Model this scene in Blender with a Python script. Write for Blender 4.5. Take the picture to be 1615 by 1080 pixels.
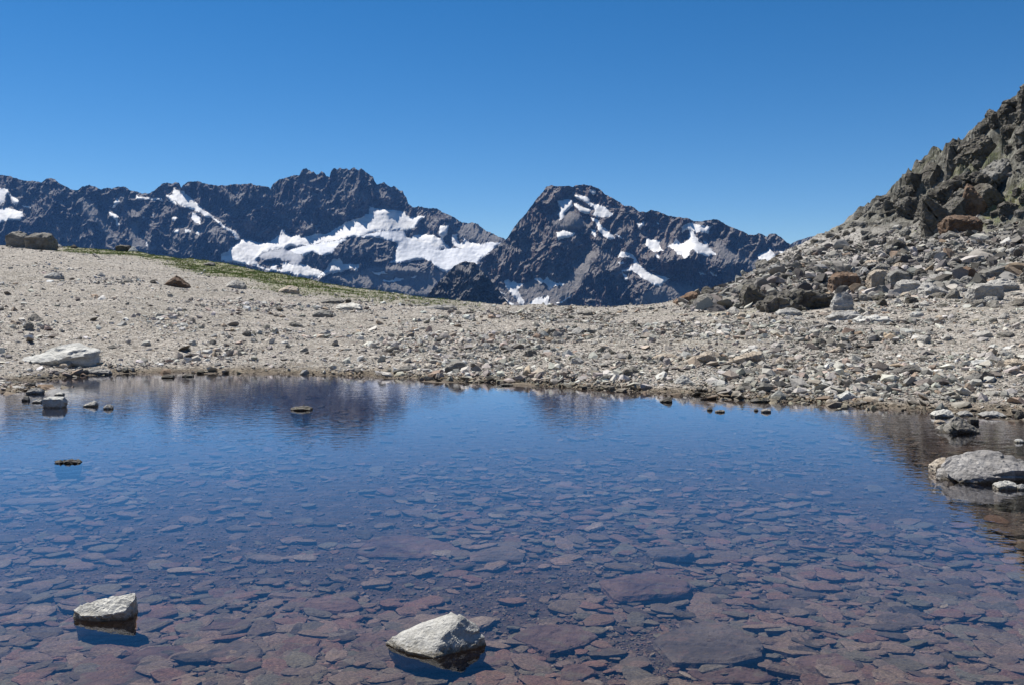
import bpy, bmesh, math
import numpy as np
from mathutils import Vector, Matrix

for _o in list(bpy.data.objects):
    bpy.data.objects.remove(_o, do_unlink=True)
scene = bpy.context.scene
COL = scene.collection
R = math.radians

# ------------------------------------------------------------------ camera, sky, sun, exposure
F, CX, HY, H = 1400.0, 807.5, 476.0, 1.6        # focal length in photo pixels, centre column, horizon row, eye height
cam = bpy.data.cameras.new('camera')
cam.sensor_width = 36.0
cam.lens = F / 1615.0 * 36.0
cam.shift_y = -(540.0 - HY) / 1615.0
cam.clip_start = 0.05
cam.clip_end = 40000.0
camo = bpy.data.objects.new('camera', cam)
camo.location = (0, 0, H)
camo.rotation_euler = (R(90), 0, 0)
COL.objects.link(camo)
scene.camera = camo

SUN_EL, SUN_AZ = 59.0, -52.0                    # azimuth measured from straight ahead, negative is to the left
world = bpy.data.worlds.new('World')
scene.world = world
world.use_nodes = True
wn = world.node_tree.nodes
wl = world.node_tree.links
sky = wn.new('ShaderNodeTexSky')
sky.sky_type = 'NISHITA'
sky.sun_disc = False
sky.sun_elevation = R(SUN_EL)
sky.sun_rotation = R(SUN_AZ)
sky.altitude = 2700
sky.air_density = 1.0
sky.dust_density = 0.0
sky.ozone_density = 2.0
bg = wn['Background']
bg.inputs['Strength'].default_value = 0.066
hs = wn.new('ShaderNodeHueSaturation')          # the deep blue of thin, dry air
hs.inputs['Saturation'].default_value = 1.37
wl.new(sky.outputs[0], hs.inputs['Color'])
wl.new(hs.outputs[0], bg.inputs[0])

sl = bpy.data.lights.new('sun', 'SUN')
sl.energy = 5.0
sl.angle = R(0.53)
sl.color = (1.0, 0.95, 0.87)
so = bpy.data.objects.new('sun', sl)
COL.objects.link(so)
sdir = Vector((math.sin(R(SUN_AZ)) * math.cos(R(SUN_EL)), math.cos(R(SUN_AZ)) * math.cos(R(SUN_EL)), math.sin(R(SUN_EL))))
so.rotation_euler = sdir.to_track_quat('Z', 'Y').to_euler()
so.location = (0, 0, 60)

scene.view_settings.view_transform = 'Standard'
scene.view_settings.look = 'None'
scene.view_settings.exposure = 0.7
scene.view_settings.gamma = 1.0
scene.cycles.max_bounces = 6
scene.cycles.diffuse_bounces = 3
scene.cycles.glossy_bounces = 3
scene.cycles.transparent_max_bounces = 8
scene.cycles.caustics_reflective = False
scene.cycles.caustics_refractive = False

# ------------------------------------------------------------------ helpers: noise
_rng = np.random.RandomState(7)
_P = _rng.permutation(256)
_P = np.concatenate([_P, _P, _P])
_G = _rng.normal(size=(256, 3))
_G /= np.linalg.norm(_G, axis=1)[:, None]


def perlin(x, y, z=0.0):
    x, y, z = np.broadcast_arrays(np.asarray(x, float), np.asarray(y, float), np.asarray(z, float))
    xi, yi, zi = np.floor(x).astype(int), np.floor(y).astype(int), np.floor(z).astype(int)
    xf, yf, zf = x - xi, y - yi, z - zi
    u, v, w = [t * t * t * (t * (t * 6 - 15) + 10) for t in (xf, yf, zf)]
    xi &= 255; yi &= 255; zi &= 255
    out = 0.0
    for dx in (0, 1):
        for dy in (0, 1):
            for dz in (0, 1):
                g = _G[_P[_P[_P[xi + dx] + yi + dy] + zi + dz]]
                d = g[..., 0] * (xf - dx) + g[..., 1] * (yf - dy) + g[..., 2] * (zf - dz)
                wt = (u if dx else 1 - u) * (v if dy else 1 - v) * (w if dz else 1 - w)
                out = out + wt * d
    return out * 1.5


def fbm(x, y, z=0.0, o=5, lac=2.03, gain=0.5):
    s, a = 0.0, 1.0
    for k in range(o):
        s = s + a * perlin(x + 17.3 * k, y - 9.1 * k, z)
        x, y, z, a = x * lac, y * lac, z * lac, a * gain
    return s


def ridged(x, y, z=0.0, o=5, lac=2.1, gain=0.55):
    s, a, w = 0.0, 1.0, 1.0
    for k in range(o):
        n = 1.0 - np.abs(perlin(x + 31.7 * k, y + 11.9 * k, z)) * 1.6
        n = n * n
        s = s + a * n * w
        w = np.clip(n * 1.4, 0, 1)
        x, y, z, a = x * lac, y * lac, z * lac, a * gain
    return s


def sstep(a, b, x):
    t = np.clip((x - a) / (b - a), 0, 1)
    return t * t * (3 - 2 * t)


def blur(a, s, axis):
    n = int(3 * s) + 1
    k = np.exp(-0.5 * (np.arange(-n, n + 1) / s) ** 2)
    k /= k.sum()
    p = [(0, 0), (0, 0)]
    p[axis] = (n, n)
    b = np.pad(a, p, mode='edge')
    return np.apply_along_axis(lambda r: np.convolve(r, k, 'valid'), axis, b)


# ------------------------------------------------------------------ helpers: objects
def link(name, me, mat=None, parent=None):
    o = bpy.data.objects.new(name, me)
    COL.objects.link(o)
    if mat is not None and len(me.materials) == 0:
        me.materials.append(mat)
    if parent is not None:
        o.parent = parent
    return o


def tag(o, label=None, cat=None, group=None, kind=None):
    for k, v in (('label', label), ('category', cat), ('group', group), ('kind', kind)):
        if v:
            o[k] = v
    return o


def np_mesh(name, verts, faces, smooth=False, attrs=None):
    """verts (n,3); faces: list of (m,k) index arrays; attrs: {name: (n,) or (n,3) point values}"""
    me = bpy.data.meshes.new(name)
    verts = np.ascontiguousarray(verts, dtype=np.float32)
    me.vertices.add(len(verts))
    me.vertices.foreach_set('co', verts.ravel())
    tot = np.concatenate([np.full(len(f), f.shape[1], np.int32) for f in faces])
    idx = np.concatenate([np.ascontiguousarray(f, np.int32).ravel() for f in faces])
    me.loops.add(len(idx))
    me.loops.foreach_set('vertex_index', idx)
    me.polygons.add(len(tot))
    st = np.concatenate([[0], np.cumsum(tot)[:-1]]).astype(np.int32)
    me.polygons.foreach_set('loop_start', st)
    me.polygons.foreach_set('use_smooth', np.full(len(tot), bool(smooth)))
    for k, v in (attrs or {}).items():
        v = np.ascontiguousarray(v, np.float32)
        if v.ndim == 1:
            a = me.attributes.new(k, 'FLOAT', 'POINT')
            a.data.foreach_set('value', v)
        else:
            a = me.attributes.new(k, 'FLOAT_COLOR', 'POINT')
            v4 = np.concatenate([v, np.ones((len(v), 1), np.float32)], 1)
            a.data.foreach_set('color', v4.ravel())
    me.update(calc_edges=True)
    return me


def grid_faces(nr, nc):
    i = np.arange(nr * nc).reshape(nr, nc)
    return np.stack([i[:-1, :-1].ravel(), i[:-1, 1:].ravel(), i[1:, 1:].ravel(), i[1:, :-1].ravel()], 1)


# ------------------------------------------------------------------ helpers: materials
class NT:
    def __init__(self, name, rough=0.9, spec=0.25):
        self.m = bpy.data.materials.new(name)
        self.m.use_nodes = True
        self.n, self.l = self.m.node_tree.nodes, self.m.node_tree.links
        self.b = self.n['Principled BSDF']
        self.b.inputs['Roughness'].default_value = rough
        self.b.inputs['Specular IOR Level'].default_value = spec
        self._pos = None

    def put(self, v, sock):
        if isinstance(v, bpy.types.NodeSocket):
            self.l.new(v, sock)
        elif isinstance(v, (tuple, list)):
            sock.default_value = (*v, 1.0)[:4] if sock.type == 'RGBA' else v
        else:
            sock.default_value = v

    def pos(self):
        if self._pos is None:
            self._pos = self.n.new('ShaderNodeNewGeometry').outputs['Position']
        return self._pos

    def obj(self):
        return self.n.new('ShaderNodeTexCoord').outputs['Object']

    def scale(self, vec, s):
        k = self.n.new('ShaderNodeMapping')
        self.put(vec, k.inputs['Vector'])
        k.inputs['Scale'].default_value = s if isinstance(s, (tuple, list)) else (s, s, s)
        return k.outputs[0]

    def noise(self, vec, scale, detail=5.0, rough=0.55, dist=0.0):
        k = self.n.new('ShaderNodeTexNoise')
        self.put(vec, k.inputs['Vector'])
        k.inputs['Scale'].default_value = scale
        k.inputs['Detail'].default_value = detail
        k.inputs['Roughness'].default_value = rough
        k.inputs['Distortion'].default_value = dist
        return k.outputs['Fac']

    def voro(self, vec, scale, feature='F1', out='Distance', rand=1.0):
        k = self.n.new('ShaderNodeTexVoronoi')
        k.feature = feature
        self.put(vec, k.inputs['Vector'])
        k.inputs['Scale'].default_value = scale
        k.inputs['Randomness'].default_value = rand
        return k.outputs[out]

    def ramp(self, fac, stops, interp='LINEAR'):
        k = self.n.new('ShaderNodeValToRGB')
        k.color_ramp.interpolation = interp
        e = k.color_ramp.elements
        while len(e) < len(stops):
            e.new(0.5)
        for el, (p, c) in zip(e, stops):
            el.position = p
            el.color = (*c, 1.0) if isinstance(c, (tuple, list)) else (c, c, c, 1.0)
        self.put(fac, k.inputs['Fac'])
        return k.outputs['Color']

    def mix(self, fac, a, b, mode='MIX'):
        k = self.n.new('ShaderNodeMix')
        k.data_type = 'RGBA'
        k.blend_type = mode
        self.put(fac, k.inputs[0])
        self.put(a, k.inputs[6])
        self.put(b, k.inputs[7])
        return k.outputs[2]

    def math(self, op, a, b=0.0, clamp=False):
        k = self.n.new('ShaderNodeMath')
        k.operation = op
        k.use_clamp = clamp
        self.put(a, k.inputs[0])
        self.put(b, k.inputs[1])
        return k.outputs[0]

    def attr(self, name, out='Fac'):
        k = self.n.new('ShaderNodeAttribute')
        k.attribute_name = name
        return k.outputs[out]

    def random(self):
        return self.n.new('ShaderNodeObjectInfo').outputs['Random']

    def sep(self, vec, ax):
        k = self.n.new('ShaderNodeSeparateXYZ')
        self.put(vec, k.inputs[0])
        return k.outputs[ax]

    def bump(self, h, strength=0.5, dist=0.05, to=None):
        k = self.n.new('ShaderNodeBump')
        k.inputs['Strength'].default_value = strength
        k.inputs['Distance'].default_value = dist
        self.put(h, k.inputs['Height'])
        self.l.new(k.outputs[0], (to or self.b).inputs['Normal'])
        return k.outputs[0]

    def color(self, c):
        self.put(c, self.b.inputs['Base Color'])


def rock_mat(name, cols, lichen=0.0, lichen_col=(0.10, 0.11, 0.06), strata=0.3, wet=False, scale=1.0, dark=0.09):
    """cols: dark, mid, light of the stone itself"""
    t = NT(name, 0.92, 0.2)
    p = t.pos()
    n1 = t.noise(p, 2.2 * scale, 7, 0.62, 0.3)
    c = t.ramp(n1, [(0.30, cols[0]), (0.5, cols[1]), (0.72, cols[2])])
    n2 = t.noise(p, 26 * scale, 5, 0.7)
    c = t.mix(0.55, c, t.ramp(n2, [(0.3, 0.45), (0.7, 1.0)]), 'MULTIPLY')
    sp = t.scale(t.obj(), (1.5 * scale, 1.5 * scale, 11 * scale))
    st = t.noise(sp, 1.6, 5, 0.6, 0.6)
    c = t.mix(strata, c, t.ramp(st, [(0.36, 0.35), (0.52, 1.0), (0.75, 0.8)]), 'MULTIPLY')
    rd = t.random()
    c = t.mix(0.6, c, t.ramp(rd, [(0.0, (0.62, 0.60, 0.58)), (0.35, (1.0, 0.97, 0.92)), (0.7, (0.86, 0.88, 0.9)), (1.0, (1.15, 1.08, 0.98))]), 'MULTIPLY')
    if lichen:
        l1 = t.noise(p, 9 * scale, 6, 0.7)
        c = t.mix(t.math('MULTIPLY', t.ramp(l1, [(0.52, 0.0), (0.62, 1.0)]), lichen), c, lichen_col)
    # small dark pits
    pv = t.noise(p, 60 * scale, 3, 0.6)
    c = t.mix(t.ramp(pv, [(0.30, 0.75), (0.38, 0.0)]), c, tuple(x * 0.35 for x in cols[0]))
    if wet:
        z = t.math('ADD', t.sep(p, 2), t.math('MULTIPLY', t.math('SUBTRACT', n2, 0.5), 0.09))
        w = t.ramp(z, [(0.0, 1.0), (0.006, 1.0), (0.034, 0.0)])
        c = t.mix(w, c, t.mix(1.0, c, (0.42, 0.38, 0.31), 'MULTIPLY'))
        t.put(t.ramp(w, [(0.0, 0.9), (1.0, 0.35)]), t.b.inputs['Roughness'])
    t.color(c)
    hb = t.math('ADD', t.math('MULTIPLY', t.noise(p, 14 * scale, 9, 0.65), 1.0), t.math('MULTIPLY', st, 0.7))
    t.bump(hb, 0.75, 0.05 / scale)
    return t.m


M = {}
M['pale'] = rock_mat('pale_schist', ((0.26, 0.25, 0.235), (0.42, 0.41, 0.385), (0.56, 0.55, 0.52)), 0.15, (0.16, 0.15, 0.11), 0.3, True)
M['white'] = rock_mat('whitish_schist', ((0.40, 0.40, 0.38), (0.58, 0.58, 0.55), (0.70, 0.70, 0.67)), 0.3, (0.20, 0.19, 0.15), 0.3, True, 2.0)
M['grey'] = rock_mat('grey_schist', ((0.14, 0.132, 0.12), (0.25, 0.24, 0.22), (0.37, 0.355, 0.33)), 0.35, (0.12, 0.12, 0.07), 0.45, True)
M['silver'] = rock_mat('silvery_schist', ((0.17, 0.168, 0.168), (0.31, 0.305, 0.305), (0.46, 0.455, 0.45)), 0.15, (0.14, 0.13, 0.10), 0.6, True, 1.4)
M['dark'] = rock_mat('dark_schist', ((0.062, 0.056, 0.050), (0.135, 0.125, 0.110), (0.25, 0.235, 0.21)), 0.4, (0.10, 0.10, 0.05), 0.4, True, 0.7)
M['rust'] = rock_mat('rusty_schist', ((0.10, 0.062, 0.042), (0.19, 0.125, 0.085), (0.30, 0.23, 0.18)), 0.35, (0.16, 0.15, 0.12), 0.35, False)
M['tan'] = rock_mat('tan_schist', ((0.32, 0.26, 0.20), (0.50, 0.43, 0.345), (0.60, 0.55, 0.47)), 0.2, (0.16, 0.14, 0.1), 0.3, False)
M['slab_red'] = rock_mat('submerged_red_slate', ((0.07, 0.046, 0.040), (0.130, 0.088, 0.072), (0.185, 0.130, 0.105)), 0.6, (0.11, 0.10, 0.07), 0.5)
M['slab_grey'] = rock_mat('submerged_grey_slate', ((0.07, 0.060, 0.050), (0.125, 0.107, 0.088), (0.18, 0.152, 0.125)), 0.45, (0.17, 0.11, 0.085), 0.4)


def small_stone_mat(name, wet=0.0):
    t = NT(name, 0.92, 0.2)
    p = t.pos()
    c = t.attr('tone', 'Color')
    n = t.noise(p, 30, 5, 0.7)
    c = t.mix(0.6, c, t.ramp(n, [(0.3, 0.5), (0.7, 1.1)]), 'MULTIPLY')
    n2 = t.noise(p, 5, 4, 0.6)
    c = t.mix(0.35, c, t.ramp(n2, [(0.35, (0.75, 0.72, 0.7)), (0.65, (1.1, 1.05, 1.0))]), 'MULTIPLY')
    z = t.sep(p, 2)
    if wet:
        zz = t.math('ADD', z, t.math('MULTIPLY', t.math('SUBTRACT', n2, 0.5), 0.16))
        c = t.mix(t.ramp(zz, [(0.0, 1.0), (0.04, 1.0), (0.115, 0.0)]), c, t.mix(1.0, c, (0.5, 0.46, 0.4), 'MULTIPLY'))
    if name == 'lake_bed_stones':                          # mottled with algae, silt and mineral specks
        a1 = t.noise(p, 14, 7, 0.72, 0.4)
        c = t.mix(t.ramp(a1, [(0.42, 0.0), (0.60, 0.75)]), c, t.mix(0.5, c, (0.115, 0.10, 0.065)))
        a2 = t.noise(t.scale(p, (1, 1.6, 1)), 75, 5, 0.75, 0.3)
        c = t.mix(0.8, c, t.ramp(a2, [(0.34, 0.35), (0.5, 0.95), (0.66, 1.7)]), 'MULTIPLY')
    t.color(c)
    t.bump(n, 0.7, 0.02)
    return t.m


M['gravel'] = small_stone_mat('gravel_stones', 1.0)
M['bed'] = small_stone_mat('lake_bed_stones')


def earth_amount(x, y):
    """bands and patches of bare, darker soil between the stones"""
    px = CX + F * x / np.maximum(y, .1)
    return sstep(-.05, .40, fbm(x * .16, y * .30, 41.0, 5)) * (.35 + .65 * sstep(500, 1000, px))


def ground_mat():
    t = NT('stony_ground', 0.95, 0.15)
    p = t.pos()
    v1 = t.voro(p, 7.0, 'F1', 'Color')
    v2 = t.voro(p, 17.0, 'F1', 'Color')
    g1 = t.ramp(t.sep(v1, 0), [(0.0, (0.17, 0.155, 0.14)), (0.35, (0.36, 0.335, 0.305)), (0.7, (0.48, 0.445, 0.405)), (1.0, (0.62, 0.60, 0.56))])
    g2 = t.ramp(t.sep(v2, 1), [(0.0, (0.14, 0.13, 0.12)), (0.5, (0.38, 0.35, 0.32)), (1.0, (0.60, 0.57, 0.53))])
    c = t.mix(0.5, g1, g2)
    e = t.voro(p, 7.0, 'DISTANCE_TO_EDGE', 'Distance')
    c = t.mix(t.ramp(e, [(0.0, 0.65), (0.10, 0.0)]), c, (0.09, 0.08, 0.068))
    big = t.noise(p, 0.35, 5, 0.6)
    c = t.mix(0.55, c, t.ramp(big, [(0.32, (0.68, 0.64, 0.58)), (0.6, (1.06, 1.0, 0.96))]), 'MULTIPLY')
    c = t.mix(1.0, c, (0.80, 0.81, 0.795), 'MULTIPLY')
    c = t.mix(t.math('MULTIPLY', t.attr('earth'), 0.8), c, t.mix(0.45, g2, (0.12, 0.108, 0.086)))
    hill = t.attr('hill')
    hc = t.mix(0.5, t.ramp(t.noise(p, 0.9, 8, 0.65, 0.4), [(0.34, (0.05, 0.048, 0.043)), (0.5, (0.13, 0.125, 0.115)), (0.68, (0.26, 0.255, 0.24))]), g1)
    c = t.mix(hill, c, hc)
    uc = t.ramp(t.noise(p, 1.6, 8, 0.7, 0.4), [(0.36, (0.040, 0.038, 0.034)), (0.5, (0.105, 0.102, 0.086)), (0.66, (0.24, 0.232, 0.205))])
    c = t.mix(t.attr('upper'), c, uc)
    gr = t.attr('grass')
    gn = t.noise(p, 3.0, 5, 0.65)
    gm = t.math('MULTIPLY', t.math('MULTIPLY', gr, t.ramp(gn, [(0.32, 0.15), (0.55, 1.0)])), t.ramp(t.noise(p, 9.0, 5, 0.7), [(0.36, 0.15), (0.56, 1.0)]))
    c = t.mix(gm, c, t.ramp(t.noise(p, 1.3, 5, 0.6), [(0.35, (0.13, 0.11, 0.05)), (0.6, (0.13, 0.165, 0.040))]))
    bedc = t.ramp(t.noise(p, 9, 6, 0.65), [(0.32, (0.025, 0.022, 0.020)), (0.52, (0.06, 0.048, 0.042)), (0.7, (0.10, 0.08, 0.07))])
    z = t.sep(p, 2)
    zd = t.math('ADD', z, t.math('MULTIPLY', t.math('SUBTRACT', t.noise(p, 1.2, 4, 0.6), 0.5), 0.20))
    c = t.mix(t.ramp(zd, [(0.04, 1.0), (0.14, 0.0)]), c, t.mix(1.0, c, (0.52, 0.47, 0.40), 'MULTIPLY'))
    c = t.mix(t.ramp(t.math('ADD', z, 0.5), [(0.44, 1.0), (0.54, 0.0)]), c, bedc)
    t.color(c)
    h = t.math('ADD', t.math('MULTIPLY', e, 0.6), t.noise(p, 12, 6, 0.65))
    t.bump(h, 0.8, 0.06)
    return t.m


M['ground'] = ground_mat()

# ------------------------------------------------------------------ terrain: shore, bed, slopes (one height function in the world)
# px, shore row, then (Y, z) knots, then crest (Y, row)
TAB = [
    (-900, 690, (16, 1.0), (26, 2.6), (38, 4.6), (46, 5.6), (54, 375)),
    (-500, 640, (22, 1.2), (36, 3.2), (50, 5.0), (55, 5.5), (60, 384)),
    (0, 604, (25, .95), (40, 2.75), (55, 4.6), (60, 5.2), (66, 388)),
    (100, 594, (25.5, .92), (40, 2.65), (55, 4.5), (60, 5.0), (66, 391)),
    (200, 588, (26, .90), (40, 2.5), (55, 4.2), (60, 4.8), (65, 397)),
    (300, 588, (26, .85), (40, 2.2), (53, 3.6), (58, 4.1), (62, 409)),
    (400, 588, (27, .75), (38, 1.75), (50, 2.85), (54, 3.25), (58, 426)),
    (550, 591, (27, .60), (36, 1.2), (46, 2.0), (49, 2.25), (52, 453)),
    (700, 600, (25, .50), (33, .92), (42, 1.45), (45, 1.6), (47, 473)),
    (800, 603, (24, .50), (31, .82), (38, 1.15), (41, 1.32), (43, 481)),
    (900, 610, (22, .45), (29, .75), (36, 1.05), (39, 1.2), (42, 485)),
    (1000, 617, (21, .45), (28, .75), (35, 1.05), (38, 1.2), (41, 486)),
    (1060, 621, (20, .45), (27, .78), (34, 1.1), (38, 1.28), (42, 481)),
    (1150, 628, (20, .50), (27, .88), (34, 1.3), (42, 1.85), (50, 456)),
    (1240, 633, (19, .50), (27, .95), (35, 1.55), (48, 3.2), (66, 397)),
    (1300, 637, (19, .55), (27, 1.0), (36, 1.65), (54, 4.5), (75, 372)),
    (1370, 641, (18.5, .55), (26.5, 1.0), (36, 1.75), (58, 5.7), (79, 327)),
    (1440, 646, (18, .55), (26, 1.05), (35, 1.85), (57, 6.4), (78, 284)),
    (1510, 651, (18, .60), (25, 1.1), (34, 1.95), (52, 6.5), (71, 240)),
    (1615, 656, (17, .60), (24, 1.1), (32, 1.95), (45, 5.6), (62, 163)),
    (1800, 668, (16, .60), (22, 1.2), (29, 2.2), (40, 6.6), (54, 60)),
    (2300, 700, (14, .70), (20, 1.6), (25, 3.2), (33, 8.0), (44, -130)),
]
_th, _kr, _kz = [], [], []


def add_col(theta, knots):
    _th.append(theta)
    _kr.append([k[0] for k in knots])
    _kz.append([k[1] for k in knots])


for px, sh, *rest in TAB:
    th = math.degrees(math.atan((px - CX) / F))
    c = 1.0 / math.cos(R(th))
    Ys = H * F / (sh - HY)
    yc, pc = rest[4]
    zc = H + (HY - pc) / F * yc
    k = [(0, .12), (1.6, -.03), (3.2, -.10), (6.0, -.15), (Ys * .72, -.22), (Ys - 1.6, -.10), (Ys, 0.0), (Ys + .55, .10), (Ys + 2.2, .24)]
    k += [tuple(q) for q in rest[:4]] + [(yc, zc), (yc + 4, zc - .35), (yc + 14, zc - 3.2), (yc + 60, zc - 30), (yc + 260, zc - 150)]
    add_col(th, [(a * c, b) for a, b in k])
for th, s in ((-75, 9.0), (-100, 4.0), (-140, 1.5), (-180, 1.0), (180, 1.0), (140, 1.5), (100, 4.0), (75, 8.5)):
    add_col(th, [(0, .12), (s * .15, .02), (s * .3, -.12), (s * .5, -.2), (s * .7, -.2), (s * .9, -.1), (s, 0), (s + .5, .1), (s + 2, .3), (s + 8, 1.0), (s + 16, 2.2), (s + 26, 4.0), (s + 40, 7.0), (s + 60, 11.0), (s + 64, 11.), (s + 74, 10.0), (s + 120, 2), (s + 320, -80)])
_o = np.argsort(_th)
_th = np.array(_th)[_o]
_kr = np.array(_kr)[_o]
_kz = np.array(_kz)[_o]
# smooth, dense columns
TD = np.arange(-180, 180.01, 0.1)


def _dense(a):
    out = np.stack([np.interp(TD, _th, a[:, k]) for k in range(a.shape[1])], 1)
    return blur(out, 9, 0)


KR, KZ = _dense(_kr), _dense(_kz)
NK = KR.shape[1]
KR = np.maximum.accumulate(KR + np.arange(NK) * 1e-4, axis=1)


def knots_at(theta):
    f = (np.clip(theta, -180, 180) + 180) / 0.1
    i = np.clip(f.astype(int), 0, len(TD) - 2)
    w = (f - i)[:, None]
    return KR[i] * (1 - w) + KR[i + 1] * w, KZ[i] * (1 - w) + KZ[i + 1] * w


def base_height(x, y):
    th = np.degrees(np.arctan2(x, y))
    r = np.hypot(x, y)
    kr, kz = knots_at(th)
    j = np.clip((r[:, None] >= kr).sum(1) - 1, 0, NK - 2)
    a = np.arange(len(r))
    r0, r1, z0, z1 = kr[a, j], kr[a, j + 1], kz[a, j], kz[a, j + 1]
    t = np.clip((r - r0) / np.maximum(r1 - r0, 1e-6), 0, 1)
    z = z0 + (z1 - z0) * t
    return z, kr, kz, r


def hill_mask(x, y):
    """1 on the steep rocky hillside"""
    px = CX + F * x / np.maximum(y, .1)
    return sstep(1120, 1330, px) * sstep(33, 45, y)


def upper_mask(x, y):
    """the craggy, dark-lichened upper part of the hillside"""
    z = base_height(x, y)[0]
    return hill_mask(x, y) * sstep(.060, .100, (z - H) / np.maximum(y, 1) + .018 * fbm(x * .12, y * .12, 21.0, 4))


def height(x, y):
    x, y = np.asarray(x, float), np.asarray(y, float)
    z, kr, kz, r = base_height(x.ravel(), y.ravel())
    x1, y1 = x.ravel(), y.ravel()
    shore = kr[:, 6]
    land = sstep(-1.0, 3.0, r - shore)
    z = z + land * (0.10 * fbm(x1 * .45, y1 * .45, 3.1, 4)) + (1 - land) * 0.03 * fbm(x1 * .8, y1 * .8, 1.7, 3)
    z = z + np.exp(-((r - shore) / 1.2) ** 2) * 0.06 * fbm(x1 * 1.1, y1 * 1.1, 8.2, 3)
    z = z + land * 0.16 * fbm(x1 * .16, y1 * .16, 5.5, 3) * sstep(3, 10, r - shore)
    hm = hill_mask(x1, y1)
    far = sstep(.07, .13, (z - H) / np.maximum(y1, 1))
    z = z + hm * (2.0 * (ridged(x1 * .16 + y1 * .07, y1 * .15, 2.2, 6) - 0.9) * (0.12 + .88 * far) + .35 * fbm(x1 * .5, y1 * .5, 4.0, 4))
    # rocky spit on the nearer side of the lake's far corner
    z = z + 0.17 * np.exp(-(((x1 + 9.8) / 1.7) ** 2 + ((y1 - 16.3) / 0.8) ** 2))
    return z.reshape(x.shape)


def ground_hit(px, py, zmin=None):
    """the place on the ground (or on the water) that one sees in direction px,py of the photograph"""
    Y = np.concatenate([np.arange(2.5, 30, .02), np.arange(30, 130, .05)])
    X = (px - CX) / F * Y
    ray = H + (HY - py) / F * Y
    hz = height(X, Y)
    if zmin is not None:
        hz = np.maximum(hz, zmin)
    k = np.nonzero(hz >= ray)[0]
    if len(k) == 0:
        k = [int(np.argmin(ray - hz))]
    k = k[0]
    return float(X[k]), float(Y[k]), float(hz[k])


# terrain mesh: polar sheet
ta = np.concatenate([np.arange(-180, -36, 1.5), np.arange(-36, 36, 0.11), np.arange(36, 180.01, 1.5)])
ta[-1] = 180.0
rr = np.concatenate([np.linspace(0.02, 3, 20), np.geomspace(3.05, 130, 640), np.geomspace(133, 360, 24)])
TT, RR = np.meshgrid(np.radians(ta), rr)
GX, GY = RR * np.sin(TT), RR * np.cos(TT)
GZ = height(GX, GY)


def mesh_height(x, y):
    t = np.degrees(np.arctan2(x, y))
    r = np.hypot(x, y)
    i = np.clip(np.searchsorted(ta, t) - 1, 0, len(ta) - 2)
    j = np.clip(np.searchsorted(rr, r) - 1, 0, len(rr) - 2)
    u = np.clip((t - ta[i]) / (ta[i + 1] - ta[i]), 0, 1)
    w = np.clip((r - rr[j]) / (rr[j + 1] - rr[j]), 0, 1)
    return (GZ[j, i] * (1 - u) + GZ[j, i + 1] * u) * (1 - w) + (GZ[j + 1, i] * (1 - u) + GZ[j + 1, i + 1] * u) * w


def grass_amount(x, y):
    px = CX + F * x / np.maximum(y, .1)
    r = np.hypot(x, y)
    kr, _ = knots_at(np.degrees(np.arctan2(x, y)))
    d = kr[:, 13] - r                                   # metres in front of the crest
    wob = 3.2 * fbm(x * .12, y * .12, 6.6, 4)
    g = (1 - sstep(4.5, 11.5, d + 1.3 * wob - 2.5 * sstep(250, 420, px) + 4.5 * sstep(430, 640, px))) * sstep(70, 130, px) * (1 - .55 * sstep(430, 640, px)) * (1 - sstep(640, 800, px))
    hm = hill_mask(x, y)
    # green ledges on the rocky hillside
    n = fbm(x * .09 + 3, y * .09, 9.4, 4)
    py = HY - F * (height(x, y) - H) / np.maximum(y, .1)
    g2 = upper_mask(x, y) * sstep(.02, .30, n) * .75
    strip = np.exp(-((py - (352 - (px - 1545) * .65)) / 17.0) ** 2) * sstep(1530, 1565, px)
    g = np.maximum(g, np.maximum(g2 * .7, strip * hm))
    g = g + .30 * sstep(.25, .5, fbm(x * .22, y * .22, 12.2, 3)) * sstep(3, 6, r - kr[:, 6]) * (1 - hm) * (1 - sstep(60, 66, r))*sstep(900,1300,px)*sstep(26,30,y)*(1-sstep(36,40,y))
    return np.clip(np.where(y > 5, g, 0), 0, 1)


ga = grass_amount(GX.ravel(), GY.ravel())
gme = np_mesh('ground', np.stack([GX.ravel(), GY.ravel(), GZ.ravel()], 1), [grid_faces(*GX.shape)], False,
              {'grass': ga, 'hill': hill_mask(GX.ravel(), GY.ravel()), 'upper': upper_mask(GX.ravel(), GY.ravel()), 'earth': earth_amount(GX.ravel(), GY.ravel())})
tag(link('ground', gme, M['ground']), kind='structure')


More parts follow.
